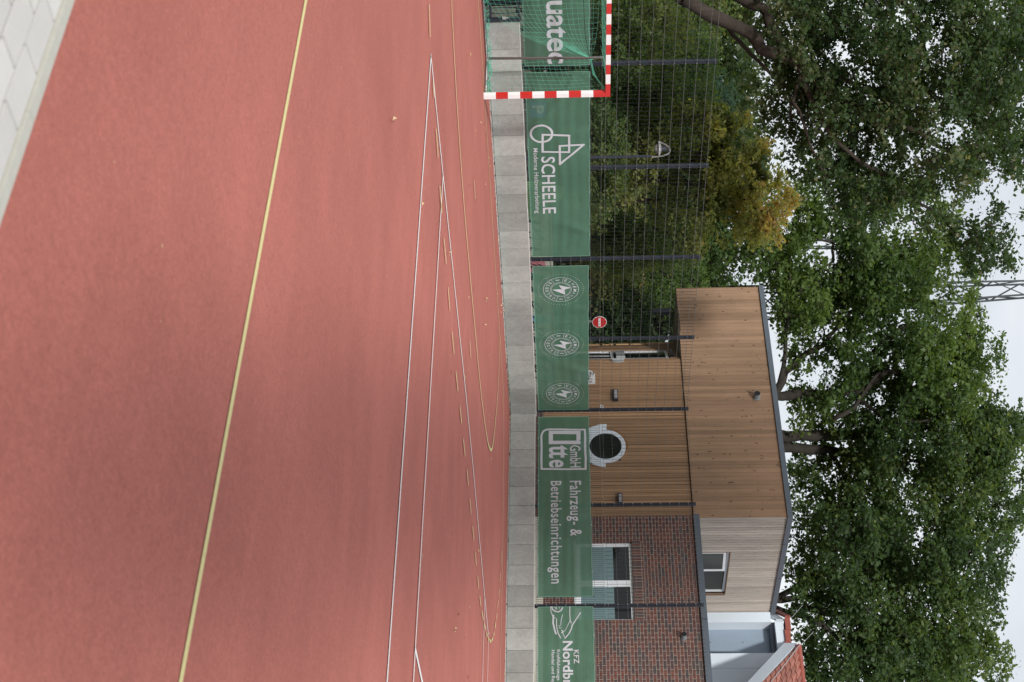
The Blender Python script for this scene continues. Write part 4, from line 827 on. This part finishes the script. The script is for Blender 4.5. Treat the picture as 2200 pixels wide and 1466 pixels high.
def skeleton(limbs, cl, r_tip=.012, power=.42, wob=.12, seed=0, rmax=.3, twig=True):
    """limbs: list of (path, r0, r1). Clusters hang on the nearest node already grown; radii follow the pipe model."""
    rr = random.Random(seed); P = []; par = []; fix = []
    b = MB()
    for path, ra, rb in limbs:
        pts = [np.array(p, float) for p in path]; fine = []
        for i in range(len(pts)-1):
            n = max(2, int(np.linalg.norm(pts[i+1]-pts[i])/.5))
            for k in range(n): fine.append(pts[i]+(pts[i+1]-pts[i])*k/n)
        fine.append(pts[-1]); L_ = len(fine)
        fine = [f+np.array([rr.gauss(0, 1), rr.gauss(0, 1), rr.gauss(0, .6)])*.035 if 0 < i < L_-1 else f for i, f in enumerate(fine)]
        rads = [ra+(rb-ra)*i/(L_-1) for i in range(L_)]; rads = [q*(1+.08*math.sin(i*1.9+ra*50)) for i, q in enumerate(rads)]
        b.tube(fine, rads, 9)
        for f in fine[::1]: P.append(f); par.append(-1)
    nl = len(P); order = np.argsort([min(np.linalg.norm(c-p) for p in P[::2]) for c in cl]); A = np.array(P); cnt = {}
    for ci in order:
        c = cl[ci]; 
        low = A[:, 2] < c[2]+.8; d = np.linalg.norm(A-c, axis=1)+np.where(low, 0, 3.0); j = int(np.argmin(d)); q = A[j]; ln = np.linalg.norm(c-q)
        m_ = (q+c)/2+np.array([rr.gauss(0, 1), rr.gauss(0, 1), rr.gauss(0, 1)])*ln*.10+np.array([0, 0, -.05*ln])
        P.append(m_); par.append(j); P.append(c); par.append(len(P)-2); A = np.vstack([A, m_, c])
    ch = [0]*len(P)
    for i in range(len(P)-1, nl-1, -1): ch[i] = max(ch[i], 1); ch[par[i]] += ch[i] if par[i] >= nl else 0
    if twig:
        for i in range(nl, len(P)):
            r1 = min(r_tip*ch[i]**power, rmax); j = par[i]; r0_ = min(r_tip*max(ch[j], ch[i])**power, rmax) if j >= nl else r1*1.15
            b.tube([P[j], (P[j]+P[i])/2+np.array([rr.gauss(0, 1), rr.gauss(0, 1), rr.gauss(0, 1)])*.02, P[i]], [r0_, (r0_+r1)/2, r1], 4 if r1 < .04 else 6, cap=False)
    return b
def tree(name, label, cat, group, limbs, specs, n, leaf, bark, seed, per=70, rad=.55, size=.13, nscale=.5, thr=.44, tintfn=None, trunk='trunk', r_tip=.012, shell=0.):
    rg = np.random.default_rng(seed); cl = blobs(specs, n, rg, nscale, thr, shell)
    base = np.array(limbs[0][0][0], float) if limbs else cl.mean(0); org = base*np.array([1, 1, 0])
    t = thing(name, org, label, cat, group)
    b = skeleton(limbs if limbs else [([org, org+np.array([0, 0, 1.2])], .08, .04)], cl, r_tip=r_tip, seed=seed); b.build(trunk, M[bark], t, True, org)
    V, tt = leaves(cl, rg.uniform(.6, 1.25, len(cl))*rad, per, size, seed, tintfn=tintfn); leafobj('crown', V, tt, LM[leaf], t, org)
    return t
def px(z, *q): return [ray(U, V, z+(0 if len(r) == 0 else r[0])) for U, V, *r in q]
def ground(p): return np.array([p[0], p[1], 0.])
# big oak reaching in from the left
Z1 = 31.0; base = ground(ray(-260, 1200, Z1+1)); trunkpath = [base, base+np.array([0, 0, 1.5]), ray(-120, 1330, Z1+.5), ray(-50, 1430, Z1+.2), ray(0, 1470, Z1)]
limbs = [(trunkpath, .32, .15),
 (px(Z1, (0, 1470), (19, 1500), (45, 1548), (70, 1611), (105, 1637), (121, 1681), (143, 1723)), .15, .12),
 (px(Z1, (143, 1723), (159, 1767), (178, 1818), (200, 1882), (223, 1923), (235, 1990, 1), (232, 2060, 1.5)), .07, .03),
 (px(Z1, (143, 1723), (178, 1754), (216, 1802), (254, 1866), (262, 1900), (283, 1977, .5), (318, 2025, 1), (337, 2057, 1), (352, 2110, 1.5)), .085, .03),
 (px(Z1, (130, 1700), (175, 1729), (216, 1742), (251, 1764), (277, 1770), (328, 1818, .5), (369, 1882, 1), (420, 1955, 1), (455, 2010, 1.5)), .075, .028),
 (px(Z1, (143, 1723), (220, 1705), (270, 1729), (344, 1755), (400, 1790, 1)), .045, .02),
 (px(Z1+.8, (-80, 1450), (0, 1595), (25, 1643), (86, 1672), (111, 1688), (150, 1722, -.6)), .16, .07),
 (px(Z1+1.5, (-90, 1500), (0, 1684), (32, 1716), (70, 1742), (108, 1754), (150, 1800)), .12, .035),
 (px(Z1+1.5, (-100, 1650), (10, 1939), (48, 1971), (102, 1984), (153, 1996), (210, 2040)), .12, .035),
 (px(Z1+1.5, (-60, 1800), (32, 2136), (51, 2152), (54, 2200), (60, 2260)), .09, .05),
 (px(Z1+.5, (60, 1565), (95, 1590), (135, 1635), (160, 1660), (195, 1690), (240, 1700)), .05, .02)]
def oddgrey(c, t, rg): return t
tree('oak_tree', 'big dark oak reaching in from the left with a crooked mossy limb', 'tree', 'oak trees behind the fence', limbs,
 [(60, 1950, 250, 330, Z1+.5, 2.8, 1.5), (240, 2050, 190, 240, Z1+.8, 2.6, 1.2), (200, 1800, 210, 150, Z1+1, 2.0, .8), (330, 1880, 120, 130, Z1+1, 1.6, .75), (20, 1650, 120, 90, Z1+1.8, 1.2, .6), (400, 2010, 110, 120, Z1+1, 1.5, .9), (520, 2130, 85, 110, Z1+1.2, 1.3, 1.3), (130, 2150, 260, 110, Z1+.5, 2.2, 1.2), (250, 1640, 110, 60, Z1+1.2, 1.0, .6), (90, 1760, 150, 120, Z1+1.5, 2, .8), (310, 1780, 140, 90, Z1+1, 1.5, .8), (200, 1690, 150, 60, Z1+1.5, 1.2, .6), (410, 1850, 90, 80, Z1+1, 1.2, .6)], 2400, 'oakdark', 'bark', 101, per=28, rad=.25, size=.102, nscale=1.1, thr=.44, r_tip=.0055)
# middle oak behind the building
Z2 = 56.0
limbs = [([ground(ray(850, 1200, Z2)), ray(850, 1500, Z2), ray(849, 1680, Z2), ray(847, 1760, Z2), ray(840, 1830, Z2)], .30, .17),
 (px(Z2, (846, 1837), (822, 1873), (803, 1900), (797, 1955), (795, 2009), (800, 2070)), .16, .05),
 (px(Z2-.5, (850, 1655), (836, 1672), (800, 1687), (773, 1717), (756, 1736), (740, 1769), (700, 1800), (650, 1850)), .17, .05),
 (px(Z2, (838, 1838), (790, 1850), (740, 1890), (700, 1950)), .10, .04),
 (px(Z2-.3, (900, 1791), (876, 1837), (841, 1859), (800, 1890)), .10, .05),
 (px(Z2-1, (820, 1675), (760, 1690), (700, 1690), (650, 1700), (600, 1740), (560, 1790)), .09, .03),
 (px(Z2, (860, 1850), (900, 1900), (905, 1970), (890, 2050)), .08, .03)]
tree('oak_tree', 'mid green oak behind the timber building, its trunk over the middle of the roof', 'tree', 'oak trees behind the fence', limbs,
 [(700, 1930, 150, 190, Z2, 4, 1.3), (600, 1790, 130, 150, Z2-1, 3, 1.1), (800, 2010, 110, 130, Z2, 3, 1.2), (770, 2090, 75, 70, Z2, 2, 1.0), (500, 1680, 130, 120, Z2-1, 3, 1.1), (430, 1790, 110, 100, Z2, 3, .7), (640, 1990, 90, 110, Z2, 3, 1.0), (860, 1900, 90, 160, Z2+.5, 3, .9), (480, 1900, 130, 170, Z2+1, 3, .9), (700, 1740, 130, 75, Z2, 2, .9), (850, 1790, 90, 90, Z2+1, 2, .8), (560, 2010, 70, 80, Z2, 2, .9), (560, 1560, 90, 60, Z2-2, 2, .8), (580, 1900, 130, 120, Z2+1, 3, .9), (640, 1700, 60, 40, Z2, 2, .5), (800, 1730, 70, 50, Z2+1, 2, .4), (840, 2060, 60, 70, Z2, 2, .6), (690, 2060, 60, 50, Z2, 2, .6), (620, 2060, 70, 45, Z2-1, 2, 1.0), (890, 1730, 60, 40, Z2+1, 1.5, .5)], 2900, 'bright', 'barkdark', 202, per=20, rad=.36, size=.17, nscale=.6, thr=.47, r_tip=.0085)
# darker oak right of it
Z3 = 58.0
limbs = [([ground(ray(938, 1200, Z3)), ray(938, 1600, Z3), ray(937, 1750, Z3), ray(935, 1850, Z3)], .34, .2), (px(Z3+.2, (961, 1600), (962, 1700), (966, 1780), (985, 1860), (1010, 1950)), .26, .09),
 (px(Z3, (935, 1850), (915, 1920), (920, 2000), (930, 2090)), .15, .05), (px(Z3, (966, 1780), (1030, 1820), (1090, 1850), (1140, 1900)), .11, .04), (px(Z3, (937, 1790), (890, 1830), (870, 1890)), .08, .03)]
tree('oak_tree', 'dark green oak with twin trunks rising behind the roof peak', 'tree', 'oak trees behind the fence', limbs,
 [(990, 2000, 150, 190, Z3, 4, 1.4), (1090, 1950, 130, 170, Z3, 4, 1.3), (960, 1830, 110, 110, Z3+1, 3, .7), (1060, 1760, 90, 70, Z3+.5, 2, .9), (930, 1750, 80, 50, Z3+1, 2, .5), (930, 2110, 110, 100, Z3, 3, 1.1), (1090, 2110, 90, 80, Z3, 3, 1.0), (1120, 1850, 110, 110, Z3, 3, 1.0), (900, 1960, 80, 110, Z3, 3, .7), (1010, 1740, 120, 50, Z3, 2, .6), (1010, 2170, 130, 80, Z3, 2.5, 1.0), (880, 2120, 60, 60, Z3, 2, .8), (1150, 2120, 50, 70, Z3, 2, .8)], 2600, 'oak', 'barkdark', 303, per=17, rad=.36, size=.17, nscale=.6, thr=.475, r_tip=.0085)
Z4 = 54.0
limbs = [([ground(ray(1300, 1200, Z4)), ray(1300, 1500, Z4), ray(1290, 1640, Z4), ray(1280, 1676, Z4)], .32, .12), (px(Z4, (1280, 1676), (1254, 1727), (1241, 1771), (1210, 1803), (1172, 1797), (1140, 1830)), .11, .05), (px(Z4, (1290, 1650), (1276, 1860), (1254, 1918), (1240, 2000)), .12, .05), (px(Z4, (1300, 1650), (1343, 1771), (1375, 1803), (1397, 1838), (1430, 1900)), .12, .05), (px(Z4, (1300, 1700), (1320, 1800), (1330, 1900), (1340, 2000)), .12, .05), (px(Z4, (1290, 1790), (1306, 1850), (1296, 1900), (1310, 1960)), .08, .04)]
tree('oak_tree', 'wide oak filling the right side behind the white building and the grey gable', 'tree', 'oak trees behind the fence', limbs,
 [(1230, 1900, 150, 200, Z4, 4, 1.4), (1230, 2080, 110, 90, Z4, 3, 1.1), (1370, 1900, 130, 170, Z4, 4, 1.3), (1340, 2060, 100, 80, Z4, 3, 1.0), (1200, 1760, 110, 70, Z4+.5, 3, .9), (1320, 1750, 110, 60, Z4, 3, 1.1), (1430, 2070, 90, 110, Z4, 3, 1.0), (1450, 1850, 110, 150, Z4, 3, 1.1), (1430, 1970, 110, 120, Z4, 3, 1.0), (1180, 1970, 90, 160, Z4, 3, .8), (1290, 2120, 80, 50, Z4, 2, .7), (1160, 1700, 80, 50, Z4, 2, .5), (1420, 1760, 80, 50, Z4, 2, .7)], 2800, 'oak', 'barkdark', 404, per=17, rad=.36, size=.17, nscale=.6, thr=.47, r_tip=.0085)
# autumn tree
Z5 = 37.0
def aut(c, t, rg):
    from mathutils import noise as mn
    P_ = (c-CP); V_ = 1100+F*(P_@up)/(P_@fw); U_ = 733+F*(P_@rt)/(P_@fw)
    k = np.clip((V_-1430)/220, 0, 1)*.5+np.array([mn.noise(Vector(q)*1.1) for q in c])*.5; return np.clip(.16+k*.85+(t-.45)*.8, 0, 1)
limbs = [([ground(ray(395, 1200, Z5)), ray(392, 1300, Z5), ray(390, 1450, Z5), ray(395, 1550, Z5)], .13, .06), ([ground(ray(440, 1200, Z5+.6)), ray(438, 1320, Z5+.6), ray(420, 1480, Z5+.4), ray(430, 1600, Z5)], .09, .04), (px(Z5, (390, 1440), (340, 1500), (290, 1560)), .05, .02)]
tree('maple_tree', 'small autumn tree with yellow and orange leaves behind the fence', 'tree', None, limbs,
 [(300, 1470, 80, 110, Z5-.3, 1.2, 1), (390, 1540, 100, 110, Z5, 1.3, 1.2), (440, 1620, 95, 70, Z5, 1.2, 1.2), (350, 1580, 80, 60, Z5, 1.2, 1.1), (270, 1545, 45, 40, Z5, 1, 1.1), (470, 1500, 80, 90, Z5, 1.2, .9), (360, 1380, 120, 80, Z5+.3, 1.3, .9), (490, 1660, 45, 35, Z5, 1, .8), (238, 1490, 22, 55, Z5, .7, 1.2), (262, 1585, 24, 36, Z5, .6, 1.3), (325, 1635, 30, 36, Z5, .6, 1.2), (372, 1668, 28, 34, Z5, .6, 1.2), (425, 1700, 34, 26, Z5, .6, 1.2), (508, 1620, 28, 40, Z5, .6, 1.1), (300, 1400, 60, 60, Z5-.4, .8, .8)], 1150, 'autumn', 'barkdark', 505, per=22, rad=.21, size=.105, nscale=1.7, thr=.52, tintfn=aut, r_tip=.005)
# shrubs and small trees behind the fence, left to right
def shrub(U, V, rU, rV, z, leaf, n, label, seed, per=70, rad=.34, size=.09, cat='shrub', name='shrub', thr=.36):
    h = ground(ray(U, 1200, z)); tree(name, label, cat, 'shrubs and small trees behind the fence', [([h, ray(U, max(1230, V-rV*.6), z), ray(U+6, V, z)], .07, .03)], [(U, V, rU, rV, z, 1.1, 1), (U, V-rV*.5, rU*1.05, rV*.7, z, 1.1, .8)], int(n*1.3), leaf, 'barkdark', seed, int(per*.45), rad*.8, size, 1.2, thr+.04, r_tip=.006)
shrub(60, 1370, 110, 130, 36, 'hedge', 330, 'dark green shrub at the far left behind the goal', 1)
shrub(140, 1440, 80, 110, 40, 'bright', 260, 'bright green small tree beside the second fence post from the left', 2, rad=.38, size=.10)
shrub(215, 1500, 62, 95, 44, 'yew', 260, 'tall blue green tree beside the yellow autumn tree', 3, rad=.38, size=.08, cat='tree', name='small_tree')
shrub(215, 1400, 80, 140, 38, 'hedge', 260, 'dark green bush between the bright small tree and the street lamp', 4)
shrub(510, 1390, 80, 130, 41, 'hedge', 300, 'loose dark bush to the right of the autumn tree', 5)
shrub(600, 1430, 70, 90, 50, 'bright', 260, 'light green bush left of the no entry sign, top under the overhang', 6, rad=.4, size=.10)
shrub(680, 1330, 80, 75, 45.6, 'oak', 300, 'leafy green bush behind the no entry sign', 7, rad=.45, size=.12)
shrub(560, 1320, 100, 80, 45, 'autumn', 200, 'low reddish green bush below the light green bush', 8, rad=.36, size=.09)
shrub(330, 1290, 150, 60, 36, 'hedge', 260, 'low dark hedge bush at the foot of the autumn tree', 9)
shrub(20, 1500, 90, 90, 42, 'hedge', 200, 'dark bush high up at the left edge under the oak limb', 10, rad=.42, size=.10)
# wood beyond
rg = np.random.default_rng(77)
cl = blobs([(380, 1330, 620, 210, 62, 3, 1.2), (250, 1520, 330, 130, 63, 3, .9), (600, 1500, 140, 110, 62, 2.5, .6), (-100, 1560, 200, 160, 60, 3, .4)], 1500, rg, .3, .30)
V, tt = leaves(cl, 1.0, 60, .26, 78); o = leafobj('far_wood', V, tt, LM['wood'], None, np.array([cl[:, 0].mean(), cl[:, 1].mean(), 0.])); tag(o, 'dense dark wood filling the background beyond the shrubs', 'wood', None, 'stuff')
# low hedge in the gap under the banner
# unseen tree added behind the camera, crown shaped to shade the mid court
sdir = np.array([math.cos(SUN_AZ), math.sin(SUN_AZ), 0]); bt = np.array([CP[0], CP[1], 0])+sdir*6.5
rg = np.random.default_rng(900); cl = []
while len(cl) < 800:
    h = rg.uniform(5.6, 32); z_ = h/.51-6.5; wd = max(.25, z_*.066)*rg.random()**.5; a = rg.uniform(0, 6.283); cl.append(bt+np.array([wd*math.cos(a), wd*math.sin(a), h]))
cl = np.array(cl); t = thing('unseen_shade_tree', bt, 'tall unseen tree added behind the camera to shade the middle of the court', 'tree')
b = skeleton([([bt, bt+np.array([.05, 0, 9]), bt+np.array([0, .05, 18]), bt+np.array([0, 0, 29])], .20, .05)], cl, seed=9); b.build('trunk', M['bark'], t, True, bt)
V, tt = leaves(cl, .25+.022*cl[:, 2], 60, .17, 901); leafobj('crown', V, tt, LM['oak'], t, bt)
